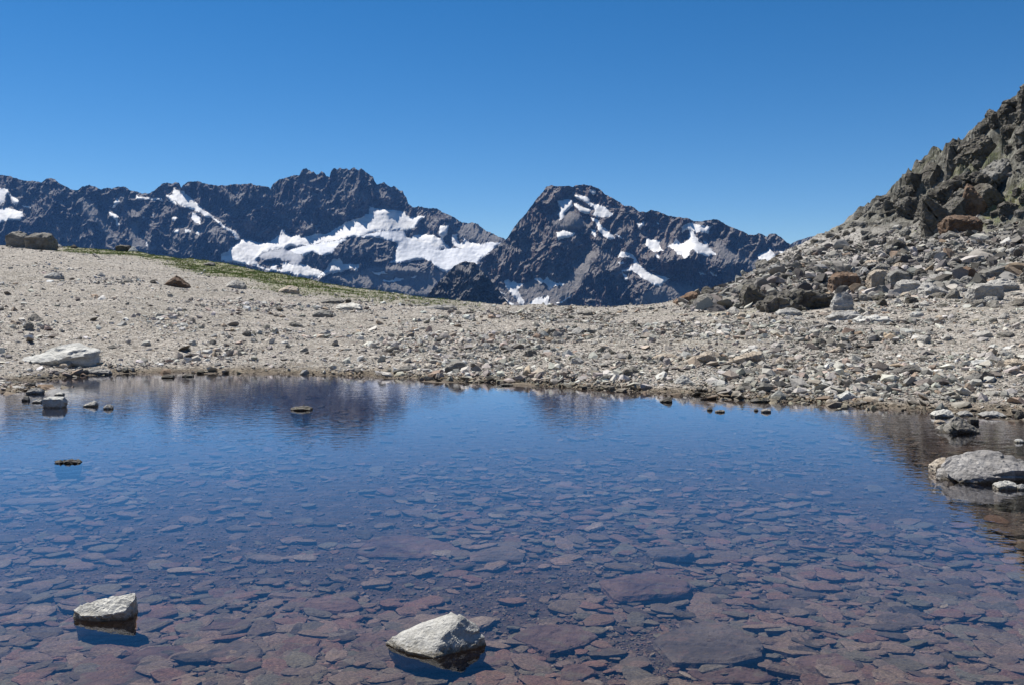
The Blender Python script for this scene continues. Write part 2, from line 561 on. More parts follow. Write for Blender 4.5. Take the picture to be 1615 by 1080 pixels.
# ------------------------------------------------------------------ water
def water_mat():
    t = NT('lake_water')
    n, l = t.n, t.l
    n.remove(t.b)
    out = [k for k in n if k.type == 'OUTPUT_MATERIAL'][0]
    p = t.pos()
    r1 = t.noise(t.scale(p, (5.0, 8.0, 1)), 1.0, 2, 0.5, 0.3)
    r2 = t.noise(t.scale(p, (14.0, 22.0, 1)), 1.0, 2, 0.5, 0.2)
    calm = t.ramp(t.noise(p, 0.25, 2, 0.5), [(0.35, 0.55), (0.65, 1.0)])
    h = t.math('MULTIPLY', t.math('ADD', r1, t.math('MULTIPLY', r2, 0.35)), calm)
    bp = n.new('ShaderNodeBump')
    bp.inputs['Strength'].default_value = 1.0
    bp.inputs['Distance'].default_value = 0.0020
    l.new(h, bp.inputs['Height'])
    fr = n.new('ShaderNodeFresnel')
    fr.inputs['IOR'].default_value = 1.333
    l.new(bp.outputs[0], fr.inputs['Normal'])
    tr = n.new('ShaderNodeBsdfTransparent')
    tr.inputs['Color'].default_value = (0.88, 0.86, 0.88, 1)
    gl = n.new('ShaderNodeBsdfGlossy')
    gl.inputs['Roughness'].default_value = 0.01
    gl.inputs['Color'].default_value = (0.95, 0.95, 1.0, 1)
    l.new(bp.outputs[0], gl.inputs['Normal'])
    mx = n.new('ShaderNodeMixShader')
    l.new(t.math('SUBTRACT', t.math('MULTIPLY', fr.outputs[0], 1.5), 0.03, True), mx.inputs[0])
    l.new(tr.outputs[0], mx.inputs[1])
    l.new(gl.outputs[0], mx.inputs[2])
    l.new(mx.outputs[0], out.inputs['Surface'])
    return t.m


wx, wy = np.meshgrid(np.linspace(-32, 26, 30), np.linspace(-2, 24, 16))
tag(link('water', np_mesh('water', np.stack([wx.ravel(), wy.ravel(), np.zeros(wx.size)], 1), [grid_faces(*wx.shape)], True), water_mat()), kind='structure')

# ------------------------------------------------------------------ mountains
R1, R2, R3, R4 = (0, 230, 420 / 1615), (320, 230, 420 / 1615), (640, 250, 370 / 1598), (940, 250, 370 / 1598)


def Z(reg, pts):
    return [(reg[0] + a * reg[2], reg[1] + b * reg[2]) for a, b in pts]


def in_poly(x, y, poly):
    poly = np.array(poly)
    inside = np.zeros(x.shape, bool)
    bb = (x >= poly[:, 0].min()) & (x <= poly[:, 0].max()) & (y >= poly[:, 1].min()) & (y <= poly[:, 1].max())
    xs, ys = x[bb], y[bb]
    ins = np.zeros(xs.shape, bool)
    n = len(poly)
    for i in range(n):
        (x1, y1), (x2, y2) = poly[i], poly[(i + 1) % n]
        if y1 == y2:
            continue
        c = ((y1 > ys) != (y2 > ys)) & (xs < (x2 - x1) * (ys - y1) / (y2 - y1) + x1)
        ins ^= c
    inside[bb] = ins
    return inside


def poisson(g, lam):
    """surface D with row-to-row step g and as little change along the rows as lam asks for"""
    nr, nc = g.shape
    f = np.zeros_like(g)
    f[:-1] += g[:-1]
    f[1:] -= g[:-1]
    f = -f                                               # divergence of (g) with zero flux through the border
    def dct2(a):
        e = np.concatenate([a, a[::-1]], 0)
        e = np.concatenate([e, e[:, ::-1]], 1)
        return np.fft.fft2(e)
    Fh = dct2(-f * -1.0)
    ky = 2 - 2 * np.cos(2 * np.pi * np.arange(2 * nr) / (2 * nr))
    kx = 2 - 2 * np.cos(2 * np.pi * np.arange(2 * nc) / (2 * nc))
    K = ky[:, None] + lam * kx[None, :]
    K[0, 0] = 1
    Fh[0, 0] = 0
    return np.real(np.fft.ifft2(Fh / K))[:nr, :nc]


def mountain_mat(name, dark, mid, light, scree, warm):
    t = NT(name, 0.95, 0.1)
    p = t.pos()
    n1 = t.noise(p, 0.012, 9, 0.68, 0.5)
    n2 = t.noise(p, 0.07, 6, 0.7)
    c = t.ramp(t.math('ADD', t.math('MULTIPLY', n1, .6), t.math('MULTIPLY', n2, .4)), [(0.36, dark), (0.5, mid), (0.64, light)])
    w = t.noise(p, 0.0042, 4, 0.6)
    c = t.mix(t.ramp(w, [(0.48, 0.0), (0.62, .8)]), c, t.mix(1.0, c, warm, 'MULTIPLY'))
    nz = t.sep(t.n.new('ShaderNodeNewGeometry').outputs['True Normal'], 2)
    lg = t.ramp(t.math('ADD', nz, t.math('MULTIPLY', t.math('SUBTRACT', n1, 0.5), 0.7)), [(0.46, 0.0), (0.74, 0.85)])
    sc = t.math('MAXIMUM', t.attr('scree'), lg)
    c = t.mix(sc, c, t.mix(1.0, scree, t.ramp(n2, [(0.3, 0.65), (0.7, 1.1)]), 'MULTIPLY'))
    t.color(c)
    t.bump(t.math('ADD', n2, t.noise(p, 0.2, 5, 0.7)), 0.9, 5.0)
    return t.m


def snow_mat(name, c0, c1, streak):
    t = NT(name, 0.7, 0.3)
    p = t.pos()
    n = t.noise(t.scale(p, (1, 1, 3.0)), 0.012, 8, 0.65, 0.8)
    c = t.ramp(n, [(0.34, c0), (0.55, c1)])
    s = t.noise(t.scale(p, (0.02, 0.02, 0.22)), 1.0, 5, 0.6, 0.5)
    c = t.mix(streak, c, t.ramp(s, [(0.35, (0.55, 0.56, 0.6)), (0.6, (1, 1, 1))]), 'MULTIPLY')
    t.color(c)
    t.bump(t.noise(p, 0.05, 5, 0.6), 0.35, 2.0)
    return t.m


M['snow'] = snow_mat('old_snow', (0.48, 0.475, 0.465), (0.68, 0.67, 0.655), 0.25)
M['ice'] = snow_mat('glacier_ice', (0.42, 0.44, 0.47), (0.58, 0.59, 0.61), 0.40)
M['dirty_ice'] = snow_mat('dirty_glacier_ice', (0.13, 0.135, 0.15), (0.30, 0.31, 0.34), 0.5)
M['rock_a'] = mountain_mat('dark_cliffs', (0.026, 0.027, 0.031), (0.072, 0.071, 0.076), (0.21, 0.205, 0.198), (0.20, 0.19, 0.182), (1.2, 1.0, .92))
M['rock_b'] = mountain_mat('brown_grey_cliffs', (0.028, 0.027, 0.030), (0.078, 0.071, 0.071), (0.215, 0.19, 0.178), (0.20, 0.186, 0.176), (1.35, 1.0, .88))


def massif(name, ridge, Y0, x0, x1, base, step, slope_rock, snows, screes, bumps, amp, seed, mat, label, jag=1.0, rows_step=None, lam=.35, edges=None):
    """a mountain as solid relief: steep rock, gentle snow, a back side; snow fields are the snow-covered faces, as parts"""
    s = Y0 / F                                           # metres per photo pixel there
    px = np.arange(x0, x1 + step * .5, step)
    rx, ry = np.array(ridge).T
    rp = np.interp(px, rx, ry)
    rp = rp + jag * (1.6 * fbm(px * .11, seed * 3.3, 0.0, 4) - 1.2 * np.abs(perlin(px * .21, seed * 1.7)))
    top = rp.min() - 4
    # slope map on a regular grid, rows from the base upwards
    gpy = np.arange(base, top - step, -step)
    GXp, GYp = np.meshgrid(px, gpy)
    wx_ = GXp + 2.6 * fbm(GXp * .07, GYp * .07, seed + .3, 4) + 1.3 * fbm(GXp * .30, GYp * .30, seed, 2)
    wy_ = GYp + 2.0 * fbm(GXp * .07, GYp * .07, seed + 5.3, 4) + 1.1 * fbm(GXp * .30, GYp * .30, seed + 9, 2)
    snow = np.zeros(GXp.shape)
    for kind, poly in snows:
        snow[in_poly(wx_, wy_, poly)] = 1
    scree = np.zeros(GXp.shape)
    for poly in screes:
        scree[in_poly(wx_, wy_, poly)] = 1
    scree *= 1 - snow
    sl_ = np.full(GXp.shape, float(slope_rock)) + 10 * fbm(GXp * .03, GYp * .03, seed + 2.2, 3)
    sl_ = sl_ * (1 - scree) + 40 * scree
    sl_ = sl_ * (1 - snow) + 31 * snow
    sl_ = blur(blur(sl_, 1.6, 0), 1.6, 1)
    g = s * step / np.tan(np.radians(np.clip(sl_, 18, 80)))
    D = poisson(g, lam)
    D -= D.min(1).mean() if False else D[0].mean()
    for bx, by, brx, bry, a in bumps:
        D -= a * np.exp(-(((GXp - bx) / brx) ** 2 + ((GYp - by) / bry) ** 2))
    # rock relief: buttresses and gullies, then crags
    q = 1 - np.clip(blur(blur(snow, 2.0, 0), 2.0, 1), 0, 1) * .93
    q *= 1 - np.clip(blur(blur(scree, 2.5, 0), 2.5, 1), 0, 1) * .75
    ww = 6 * fbm(GXp * .02, GYp * .02, seed + 1.1, 3)
    big = ridged((GXp + ww) * .022, GYp * .013, seed + .7, 4) - 1.0
    mid = ridged((GXp + 1.5 * ww + .35 * GYp) * .060, (GYp + 2.5 * ww) * .042, seed + 4.7, 5) - 1.0
    fine = ridged((GXp + ww + .3 * GYp) * .19, (GYp + 2 * ww) * .13, seed + 7.7, 3) - 1.0
    D -= s * amp * q * (14 * big + 7.0 * mid + 3.2 * fine)
    D -= s * (1 - q) * (1.6 * fbm(GXp * .05, GYp * .05, seed + 3, 3) + .9 * fbm(GXp * .14 + GYp * .05, GYp * .22, seed + 6, 4))
    nr = int((base - np.median(rp)) / (rows_step or step))
    t = np.linspace(0, 1, nr)[:, None]
    PY = base + (rp[None, :] - base) * t
    PX = np.broadcast_to(px[None, :], PY.shape)
    jf = (base - PY) / step
    j = np.clip(jf.astype(int), 0, len(gpy) - 2)
    w = jf - j
    ci = np.broadcast_to(np.arange(len(px))[None, :], PY.shape)

    def look(a):
        return a[j, ci] * (1 - w) + a[j + 1, ci] * w
    YY = Y0 + look(D)
    scv = look(blur(blur(scree, 1.2, 0), 1.2, 1))
    sx = look(wx_)
    sy = look(wy_)
    X = (PX - CX) / F * YY
    Zv = H + (HY - PY) / F * YY
    # back side: falls away behind the ridge
    nb = 14
    bt = np.linspace(0, 1, nb + 1)[1:, None]
    hgt = (Zv[-1] - Zv[0])[None, :]
    YB = YY[-1][None, :] + bt * np.maximum(hgt, 30) * 1.3 + 12 * ridged(PX[:nb] * .05, bt * 6 + 0 * PX[:nb], seed + 1, 3) * bt
    XB = X[-1][None, :] + 0 * bt
    ZB = Zv[-1][None, :] - bt * hgt
    V = np.stack([np.concatenate([X, XB]).ravel(), np.concatenate([YY, YB]).ravel(), np.concatenate([Zv, ZB]).ravel()], 1)
    nrow = nr + nb
    fc = grid_faces(nrow, len(px))
    fx = sx.ravel()
    fy = sy.ravel()
    front = (fc.max(1) < nr * len(px))
    cxm = np.zeros(len(fc)); cym = np.zeros(len(fc))
    cxm[front] = fx[fc[front]].mean(1)
    cym[front] = fy[fc[front]].mean(1)
    owner = np.full(len(fc), -1)
    for k, (kind, poly) in enumerate(snows):
        ins = in_poly(cxm, cym, poly) & front
        owner[ins] = k
    scf = np.concatenate([scv.ravel(), np.zeros(nb * len(px))])
    # the rock behind, with the snow-covered faces left out of it
    def sub(nm, faces, m, smooth, parent=None, lab=None):
        u, inv = np.unique(faces, return_inverse=True)
        me = np_mesh(nm, V[u], [inv.reshape(faces.shape)], smooth, {'scree': scf[u]})
        o = link(nm, me, m, parent)
        return o
    root = sub(name, fc[owner < 0], mat, False)
    tag(root, label, None, None, 'structure')
    for k, (kind, poly) in enumerate(snows):
        ff = fc[owner == k]
        if len(ff) < 3:
            continue
        nm = {'snow': 'snow_field', 'ice': 'glacier', 'dirty_ice': 'glacier_tongue'}[kind]
        sub(nm, ff, M[kind], True, root)
    return root


left_ridge = [(-420, 330), (-300, 300), (-200, 320), (-100, 285), (-40, 290)] + \
    Z(R1, [(0, 178), (60, 188), (120, 205), (150, 215), (200, 215), (250, 225), (285, 200), (310, 197), (335, 210), (370, 235), (400, 250), (440, 270), (470, 270), (500, 250), (540, 242), (580, 252), (610, 265), (650, 258), (680, 262), (720, 250), (760, 252), (800, 275), (860, 290), (910, 290), (950, 262), (985, 232), (1010, 226), (1040, 232), (1060, 225), (1088, 228), (1094, 262), (1110, 240), (1140, 220), (1180, 217), (1220, 222)]) + \
    Z(R2, [(0, 230), (60, 240), (100, 243), (150, 243), (180, 235), (240, 235), (280, 230), (330, 243), (400, 250), (408, 268), (420, 240), (450, 215), (500, 195), (560, 180), (585, 182), (600, 150), (625, 138), (645, 148), (660, 162), (672, 160), (690, 178), (705, 175), (720, 158), (735, 165), (750, 185), (768, 192), (778, 155), (790, 140), (800, 138), (815, 150), (830, 133), (850, 142), (870, 140), (885, 152), (905, 140), (918, 131), (930, 145), (945, 150), (958, 138), (975, 150), (1000, 170), (1030, 190), (1040, 215), (1055, 235), (1075, 232), (1100, 226), (1120, 240), (1140, 255), (1155, 244), (1175, 260), (1195, 275), (1210, 272), (1220, 300), (1235, 320), (1245, 355), (1265, 368), (1280, 378), (1330, 372), (1348, 380)]) + \
    Z(R3, [(180, 342), (210, 343), (250, 370), (300, 390), (340, 410), (380, 440), (420, 443), (455, 438), (490, 450), (510, 470), (540, 490), (600, 520), (640, 538), (670, 548), (700, 570), (760, 640), (900, 760)])

A_SNOW = [
    # far corner patches
    ('snow', Z(R1, [(-160, 230), (0, 258), (45, 262), (60, 290), (90, 315), (118, 345), (80, 360), (65, 320), (40, 290), (20, 345), (-30, 400), (-160, 400)])),
    ('snow', Z(R1, [(-200, 400), (0, 385), (40, 372), (90, 390), (140, 405), (145, 428), (120, 452), (60, 450), (0, 466), (-200, 480)])),
    ('snow', Z(R1, [(130, 358), (175, 365), (178, 378), (150, 370)])),
    ('snow', Z(R1, [(688, 345), (706, 320), (728, 345), (700, 362), (690, 380), (678, 378)])),
    ('snow', Z(R1, [(672, 402), (700, 412), (722, 430), (716, 458), (735, 470), (715, 495), (704, 480), (706, 455), (688, 440), (670, 425)])),
    ('snow', Z(R1, [(828, 302), (870, 308), (900, 318), (940, 318), (985, 325), (1002, 340), (950, 335), (890, 326), (860, 326), (826, 325)])),
    ('snow', Z(R1, [(1008, 300), (1045, 292), (1055, 258), (1075, 270), (1105, 265), (1120, 290), (1160, 315), (1180, 342), (1220, 370), (1262, 405), (1300, 438), (1340, 465), (1375, 492), (1400, 505), (1440, 532), (1462, 562), (1430, 572), (1400, 530), (1340, 480), (1290, 442), (1240, 435), (1215, 405), (1170, 395), (1120, 372), (1070, 345), (1030, 330)])),
    ('snow', Z(R1, [(1022, 334), (1050, 338), (1072, 356), (1050, 355)])),
    ('snow', Z(R1, [(1166, 405), (1190, 415), (1215, 440), (1210, 480), (1185, 470), (1160, 440)])),
    ('snow', Z(R1, [(1040, 435), (1066, 435), (1062, 462), (1044, 465)])),
    ('snow', Z(R1, [(1048, 520), (1075, 515), (1096, 505), (1085, 532), (1060, 535)])),
    ('snow', Z(R1, [(1120, 508), (1160, 515), (1150, 532), (1128, 526)])),
    ('snow', Z(R1, [(1190, 520), (1205, 515), (1208, 545), (1196, 545)])),
    ('snow', Z(R1, [(852, 435), (872, 430), (875, 442), (858, 444)])),
    ('snow', Z(R1, [(880, 585), (890, 583), (895, 612), (884, 605)])),
    ('snow', Z(R1, [(930, 415), (938, 415), (936, 432), (928, 432)])),
    ('snow', Z(R1, [(972, 528), (986, 528), (982, 542), (974, 540)])),
    # the big glacier: bright snow
    ('snow', Z(R2, [(105, 660), (150, 640), (180, 610), (215, 590), (240, 565), (290, 575), (340, 595), (380, 590), (430, 565), (465, 545), (480, 512), (498, 518), (500, 540), (540, 552), (575, 540), (600, 555), (650, 548), (680, 532), (725, 540), (770, 525), (810, 500), (850, 478), (900, 455), (950, 440), (1000, 415), (1015, 370), (1060, 382), (1110, 390), (1160, 392), (1225, 402), (1240, 425), (1290, 432), (1348, 420), (1330, 445), (1280, 500), (1230, 515), (1140, 512), (1040, 525), (930, 555), (880, 555), (820, 575), (700, 590), (600, 602), (500, 625), (420, 632), (350, 650), (330, 690), (340, 725), (400, 745), (430, 715), (450, 730), (440, 758), (480, 750), (485, 705), (540, 725), (600, 715), (650, 735), (720, 760), (700, 780), (640, 800), (570, 790), (520, 770), (440, 765), (340, 738), (260, 720), (180, 708), (105, 695)])),
    ('ice', Z(R2, [(520, 640), (600, 605), (700, 592), (820, 578), (880, 560), (860, 580), (810, 610), (790, 650), (730, 670), (690, 655), (650, 645), (610, 670), (590, 660)])),
    ('dirty_ice', Z(R2, [(345, 655), (420, 635), (500, 628), (540, 640), (590, 662), (610, 680), (590, 720), (540, 722), (490, 700), (450, 690), (400, 700), (340, 690)])),
    ('ice', Z(R2, [(940, 555), (1040, 530), (1140, 515), (1220, 520), (1240, 560), (1280, 560), (1400, 590), (1440, 620), (1400, 650), (1330, 690), (1200, 710), (1130, 712), (1150, 690), (1170, 640), (1175, 590), (1100, 570), (1040, 560)])),
    ('snow', Z(R2, [(1270, 545), (1300, 540), (1400, 545), (1440, 560), (1470, 590), (1500, 622), (1440, 625), (1420, 595), (1340, 575), (1260, 580)])),
    ('snow', Z(R2, [(1440, 485), (1485, 485), (1480, 540), (1460, 560), (1430, 540)])),
    ('snow', Z(R2, [(700, 800), (660, 790), (730, 765), (765, 725), (785, 690), (835, 688), (850, 718), (900, 715), (940, 720), (930, 770), (900, 740), (840, 765), (770, 780), (700, 805), (760, 770), (800, 745)])),
    ('snow', Z(R2, [(1020, 768), (1100, 765), (1118, 780), (1060, 782)])),
    ('snow', Z(R2, [(1085, 820), (1160, 812), (1165, 796), (1225, 806), (1200, 822), (1100, 828)])),
    ('snow', Z(R2, [(1255, 800), (1300, 795), (1290, 806)])),
    ('ice', Z(R3, [(0, 715), (110, 655), (180, 630), (300, 615), (420, 608), (520, 595), (570, 575), (650, 573), (560, 640), (480, 720), (490, 760), (350, 760), (290, 780), (250, 770), (215, 745), (170, 700), (110, 690), (40, 700)])),
    ('snow', Z(R3, [(50, 520), (130, 525), (190, 540), (240, 585), (280, 610), (200, 600), (160, 575), (60, 565)])),
    ('snow', Z(R3, [(320, 525), (355, 520), (360, 580), (400, 575), (390, 535), (430, 575), (500, 585), (570, 575), (520, 598), (420, 610), (330, 608), (312, 570)])),
    ('snow', Z(R3, [(240, 460), (280, 460), (270, 520), (240, 560), (232, 510)])),
    ('snow', Z(R3, [(545, 655), (600, 635), (625, 628), (600, 660)])),
]
A_SCREE = [
    Z(R1, [(470, 320), (560, 330), (640, 450), (670, 500), (700, 540), (660, 600), (600, 480), (520, 430)]),
    Z(R1, [(790, 500), (840, 470), (850, 560), (900, 600), (1000, 640), (780, 620)]),
    Z(R2, [(930, 770), (1000, 740), (1200, 740), (1400, 760), (1500, 760), (1400, 900), (1100, 880), (800, 820), (740, 810)]),
    Z(R3, [(0, 820), (200, 760), (260, 790), (180, 890), (140, 940), (0, 940)]),
    Z(R3, [(380, 460), (450, 450), (560, 510), (680, 560), (560, 575), (420, 570), (370, 520)]),
]
A_BUMP = [(335, 390, 45, 40, 70), (250, 380, 60, 40, 40), (75, 340, 60, 60, 40), (555, 395, 35, 18, 60), (600, 400, 25, 15, 20), (500, 405, 20, 12, 20), (640, 425, 60, 10, 60),
          (480, 320, 24, 60, 50), (555, 310, 40, 50, 60), (610, 315, 14, 30, 60), (690, 360, 18, 20, 50)]
massif('mountain', left_ridge, 3600, -420, 860, 520, 1.05, 65, A_SNOW, A_SCREE, A_BUMP, 1.0, 3.0, M['rock_a'],
       'long jagged dark mountain range with a white glacier below its toothed summit', 1.0)

right_ridge = Z(R3, [(120, 1150), (300, 965), (400, 860), (500, 748), (520, 722), (560, 655), (640, 592), (690, 548), (720, 500), (750, 455), (780, 420), (820, 375), (850, 335), (880, 290), (910, 260), (940, 225), (960, 195), (990, 183), (1020, 190), (1060, 195), (1100, 190), (1140, 195), (1160, 185), (1210, 182), (1260, 190)]) + \
    Z(R4, [(0, 200), (30, 215), (60, 245), (120, 275), (160, 305), (190, 325), (230, 325), (260, 335), (290, 365), (340, 370), (370, 352), (410, 360), (450, 378), (520, 400), (570, 405), (620, 410), (670, 432), (740, 430), (800, 415), (840, 425), (870, 445), (920, 470), (980, 490), (1040, 522), (1080, 525), (1110, 513), (1140, 525), (1165, 535), (1180, 512), (1220, 518), (1260, 540), (1290, 565), (1325, 585), (1400, 640), (1700, 800)])
B_SNOW = [
    ('snow', Z(R3, [(1040, 290), (1075, 282), (1125, 285), (1135, 325), (1105, 345), (1085, 375), (1085, 400), (1035, 425), (1050, 400), (1032, 385), (1050, 355), (1040, 330)])),
    ('snow', Z(R3, [(1140, 300), (1180, 318), (1230, 340), (1258, 350), (1245, 382), (1210, 375), (1175, 345), (1142, 325)])),
    ('snow', Z(R3, [(1160, 255), (1200, 252), (1235, 265), (1265, 305), (1320, 325), (1370, 360), (1403, 375), (1395, 398), (1320, 398), (1262, 380), (1285, 350), (1240, 310), (1200, 285), (1165, 272)])),
    ('snow', Z(R3, [(1248, 218), (1285, 212), (1288, 240), (1270, 248), (1250, 235)])),
    ('snow', Z(R3, [(1022, 502), (1060, 490), (1110, 500), (1155, 510), (1140, 530), (1090, 545), (1045, 560), (1025, 535)])),
    ('snow', Z(R3, [(1258, 398), (1300, 410), (1325, 445), (1370, 490), (1410, 525), (1425, 550), (1390, 555), (1350, 530), (1315, 495), (1300, 450)])),
    ('snow', Z(R3, [(1425, 515), (1460, 528), (1475, 545), (1440, 540)])),
    ('snow', Z(R3, [(1262, 485), (1285, 482), (1295, 515), (1292, 542), (1270, 520)])),
    ('snow', Z(R3, [(668, 835), (695, 826), (720, 840), (740, 828), (760, 850), (802, 852), (790, 870), (765, 890), (770, 920), (790, 960), (805, 980), (800, 1000), (770, 985), (740, 950), (700, 910), (680, 870)])),
    ('snow', Z(R3, [(875, 825), (905, 812), (930, 835), (965, 808), (1000, 838), (1020, 852), (1075, 850), (1060, 868), (1010, 875), (985, 900), (970, 895), (960, 860), (940, 845), (915, 855), (900, 835)])),
    ('snow', Z(R3, [(835, 990), (880, 955), (930, 945), (935, 965), (965, 932), (975, 985), (1010, 990), (960, 1030), (830, 1030)])),
    ('snow', Z(R3, [(1020, 985), (1070, 970), (1135, 930), (1120, 952), (1060, 985)])),
    ('snow', Z(R3, [(615, 893), (640, 898), (685, 935), (670, 930)])),
    ('snow', Z(R3, [(660, 940), (690, 962), (740, 990), (735, 1010), (700, 980)])),
    ('snow', Z(R4, [(0, 315), (40, 322), (80, 355), (107, 372), (105, 395), (50, 400), (0, 398)])),
    ('snow', Z(R4, [(272, 435), (298, 445), (325, 430), (337, 450), (315, 465), (305, 492), (285, 480)])),
    ('snow', Z(R4, [(410, 438), (425, 440), (430, 458)])),
    ('snow', Z(R4, [(345, 545), (390, 555), (438, 562), (430, 585), (440, 615), (460, 625), (400, 642), (365, 620), (338, 585)])),
    ('snow', Z(R4, [(585, 470), (620, 450), (640, 445), (655, 440), (720, 462), (750, 460), (788, 462), (770, 485), (765, 512), (720, 500), (680, 510), (665, 490), (640, 485), (610, 490), (590, 510)])),
    ('snow', Z(R4, [(638, 488), (662, 492), (680, 540), (710, 570), (740, 585), (790, 635), (822, 662), (740, 662), (690, 645), (665, 620), (645, 622), (620, 670), (600, 682), (580, 655), (560, 655), (530, 620), (500, 605), (470, 612), (505, 590), (530, 570), (545, 545), (565, 570), (590, 580), (625, 555), (635, 520)])),
    ('snow', Z(R4, [(735, 560), (760, 580), (775, 610), (800, 622), (790, 640), (750, 600)])),
    ('snow', Z(R4, [(145, 672), (175, 630), (205, 635), (250, 655), (275, 690), (300, 730), (340, 765), (400, 795), (440, 805), (505, 812), (470, 845), (440, 870), (400, 868), (350, 835), (290, 795), (250, 768), (175, 770), (215, 745), (245, 728), (262, 690), (230, 680)])),
    ('snow', Z(R4, [(180, 780), (205, 795), (222, 832), (190, 820)])),
    ('snow', Z(R4, [(152, 708), (185, 702), (188, 714), (158, 720)])),
    ('snow', Z(R4, [(400, 655), (415, 652), (440, 672), (435, 685), (415, 672)])),
    ('snow', Z(R4, [(768, 770), (785, 782), (828, 792), (825, 802), (790, 795)])),
    ('snow', Z(R4, [(705, 778), (745, 785), (748, 795), (715, 788)])),
    ('snow', Z(R4, [(1095, 668), (1140, 640), (1180, 620), (1182, 600), (1205, 640), (1235, 670), (1245, 700), (1200, 730), (1172, 750), (1165, 725), (1120, 705)])),
    ('snow', Z(R4, [(1245, 632), (1300, 630), (1308, 655), (1285, 690), (1262, 670)])),
]
B_SCREE = [
    Z(R3, [(1000, 430), (1060, 390), (1130, 360), (1180, 400), (1240, 470), (1150, 480), (1030, 480)]),
    Z(R3, [(560, 960), (620, 870), (700, 900), (800, 860), (900, 830), (960, 900), (1100, 830), (1260, 640), (1300, 640), (1200, 850), (1100, 960), (1000, 1040), (560, 1040)]),
    Z(R4, [(260, 960), (400, 880), (520, 850), (700, 880), (600, 960), (420, 1020), (250, 1010)]),
    Z(R4, [(780, 560), (900, 600), (980, 690), (920, 700), (830, 650)]),
    Z(R4, [(1010, 680), (1100, 690), (1160, 760), (1080, 800)]),
]
B_BUMP = [(870, 380, 26, 50, 30), (905, 345, 14, 20, 40), (830, 400, 30, 30, 10), (790, 430, 30, 30, 10), (950, 430, 26, 40, 60),
          (1060, 410, 30, 14, 70), (1095, 402, 14, 16, 60), (1130, 420, 30, 20, 60), (1010, 460, 40, 22, 60), (975, 370, 20, 25, 20)]
massif('mountain', right_ridge, 2700, 660, 1420, 545, 1.05, 57, B_SNOW, B_SCREE, B_BUMP, 1.0, 11.0, M['rock_b'],
       'blunt dark pyramid of a mountain with scattered snow fields', .9)

knob_ridge = Z(R3, [(60, 1150), (140, 945), (180, 890), (240, 830), (290, 780), (330, 735), (370, 712), (400, 705), (440, 707), (470, 712), (490, 735), (510, 760), (550, 800), (600, 860), (680, 960), (760, 1060)])
massif('rocky_hill', knob_ridge, 1900, 655, 830, 530, 1.05, 62, [], [], [(735, 440, 18, 30, 20)], .8, 23.0, M['rock_a'], 'small dark rocky knoll at the foot of the pyramid mountain', .8)
far_ridge = Z(R4, [(1100, 640), (1250, 610), (1325, 585), (1380, 560), (1440, 540), (1500, 525), (1560, 513), (1620, 500), (1750, 470), (1900, 480), (2100, 520)])
massif('mountain', far_ridge, 3400, 1215, 1420, 500, 1.5, 58, [('snow', Z(R4, [(1472, 545), (1485, 536), (1505, 537), (1500, 550), (1478, 558)]))], [], [], .8, 31.0, M['rock_a'],
       'distant low dark mountain ridge peeping out beyond the rocky hillside', .5)


# ------------------------------------------------------------------ stones
def hull_mesh(name, pts, seed, cuts=2, rough=0.03, smooth_it=1, size=1.0, ledge=0.0, fine=.16):
    """an angular stone: convex hull of pts, finely subdivided, edges worn, surface broken up"""
    bm = bmesh.new()
    for p in pts:
        bm.verts.new(p)
    bmesh.ops.convex_hull(bm, input=bm.verts)
    bmesh.ops.delete(bm, geom=[v for v in bm.verts if not v.link_faces], context='VERTS')
    bmesh.ops.triangulate(bm, faces=bm.faces)
    for _ in range(cuts):
        lim = size * fine
        es = [e for e in bm.edges if e.calc_length() > lim]
        if not es:
            break
        bmesh.ops.subdivide_edges(bm, edges=es, cuts=1)
        bmesh.ops.triangulate(bm, faces=bm.faces)
    for _ in range(smooth_it):
        bmesh.ops.smooth_vert(bm, verts=bm.verts, factor=.22, use_axis_x=True, use_axis_y=True, use_axis_z=True)
    me = bpy.data.meshes.new(name)
    bm.normal_update()
    n = len(bm.verts)
    co = np.array([v.co for v in bm.verts])
    no = np.array([v.normal for v in bm.verts])
    f = 2.2 / size
    q = co * f + seed * 7.31
    n1 = fbm(q[:, 0], q[:, 1], q[:, 2], 3)
    d = rough * size * (.75 * n1 + .55 * fbm(q[:, 0] * 3.1, q[:, 1] * 3.1, q[:, 2] * 3.1, 4, 2.1, .6))
    # broken faces: sharp steps where pieces came away
    st = 2.4 * fbm(q[:, 0] * .7 + 4, q[:, 1] * .7, q[:, 2] * 1.2, 2)
    fl = np.floor(st)
    d += rough * size * 1.5 * (fl + sstep(.42, .58, st - fl) - st)
    if ledge:                                              # bedding: thin layers worn back by different amounts
        r2 = np.random.RandomState(seed)
        tx, ty = r2.uniform(-.5, .5), r2.uniform(-.3, .3)
        lz = (co[:, 2] + tx * co[:, 0] + ty * co[:, 1] + .035 * size * fbm(q[:, 0], q[:, 1], q[:, 2] * .5, 3)) / (size * .055)
        off = np.cumsum(r2.normal(size=400)) * .5
        off = r2.uniform(-1, 1, 400)
        li = np.floor(lz).astype(int)
        fr = sstep(.80, 1.0, lz - li)
        lay = off[(li + 200) % 400] * (1 - fr) + off[(li + 201) % 400] * fr
        keepf = sstep(-.3, .3, fbm(q[:, 0] * .9 + 9, q[:, 1] * .9, q[:, 2] * .9, 2))
        d += ledge * size * lay * (1 - np.abs(no[:, 2]) ** 2 * .7) * (.35 + .65 * keepf)
    co = co + no * d[:, None]
    for v, c in zip(bm.verts, co):
        v.co = c
    bm.to_mesh(me)
    bm.free()
    return me


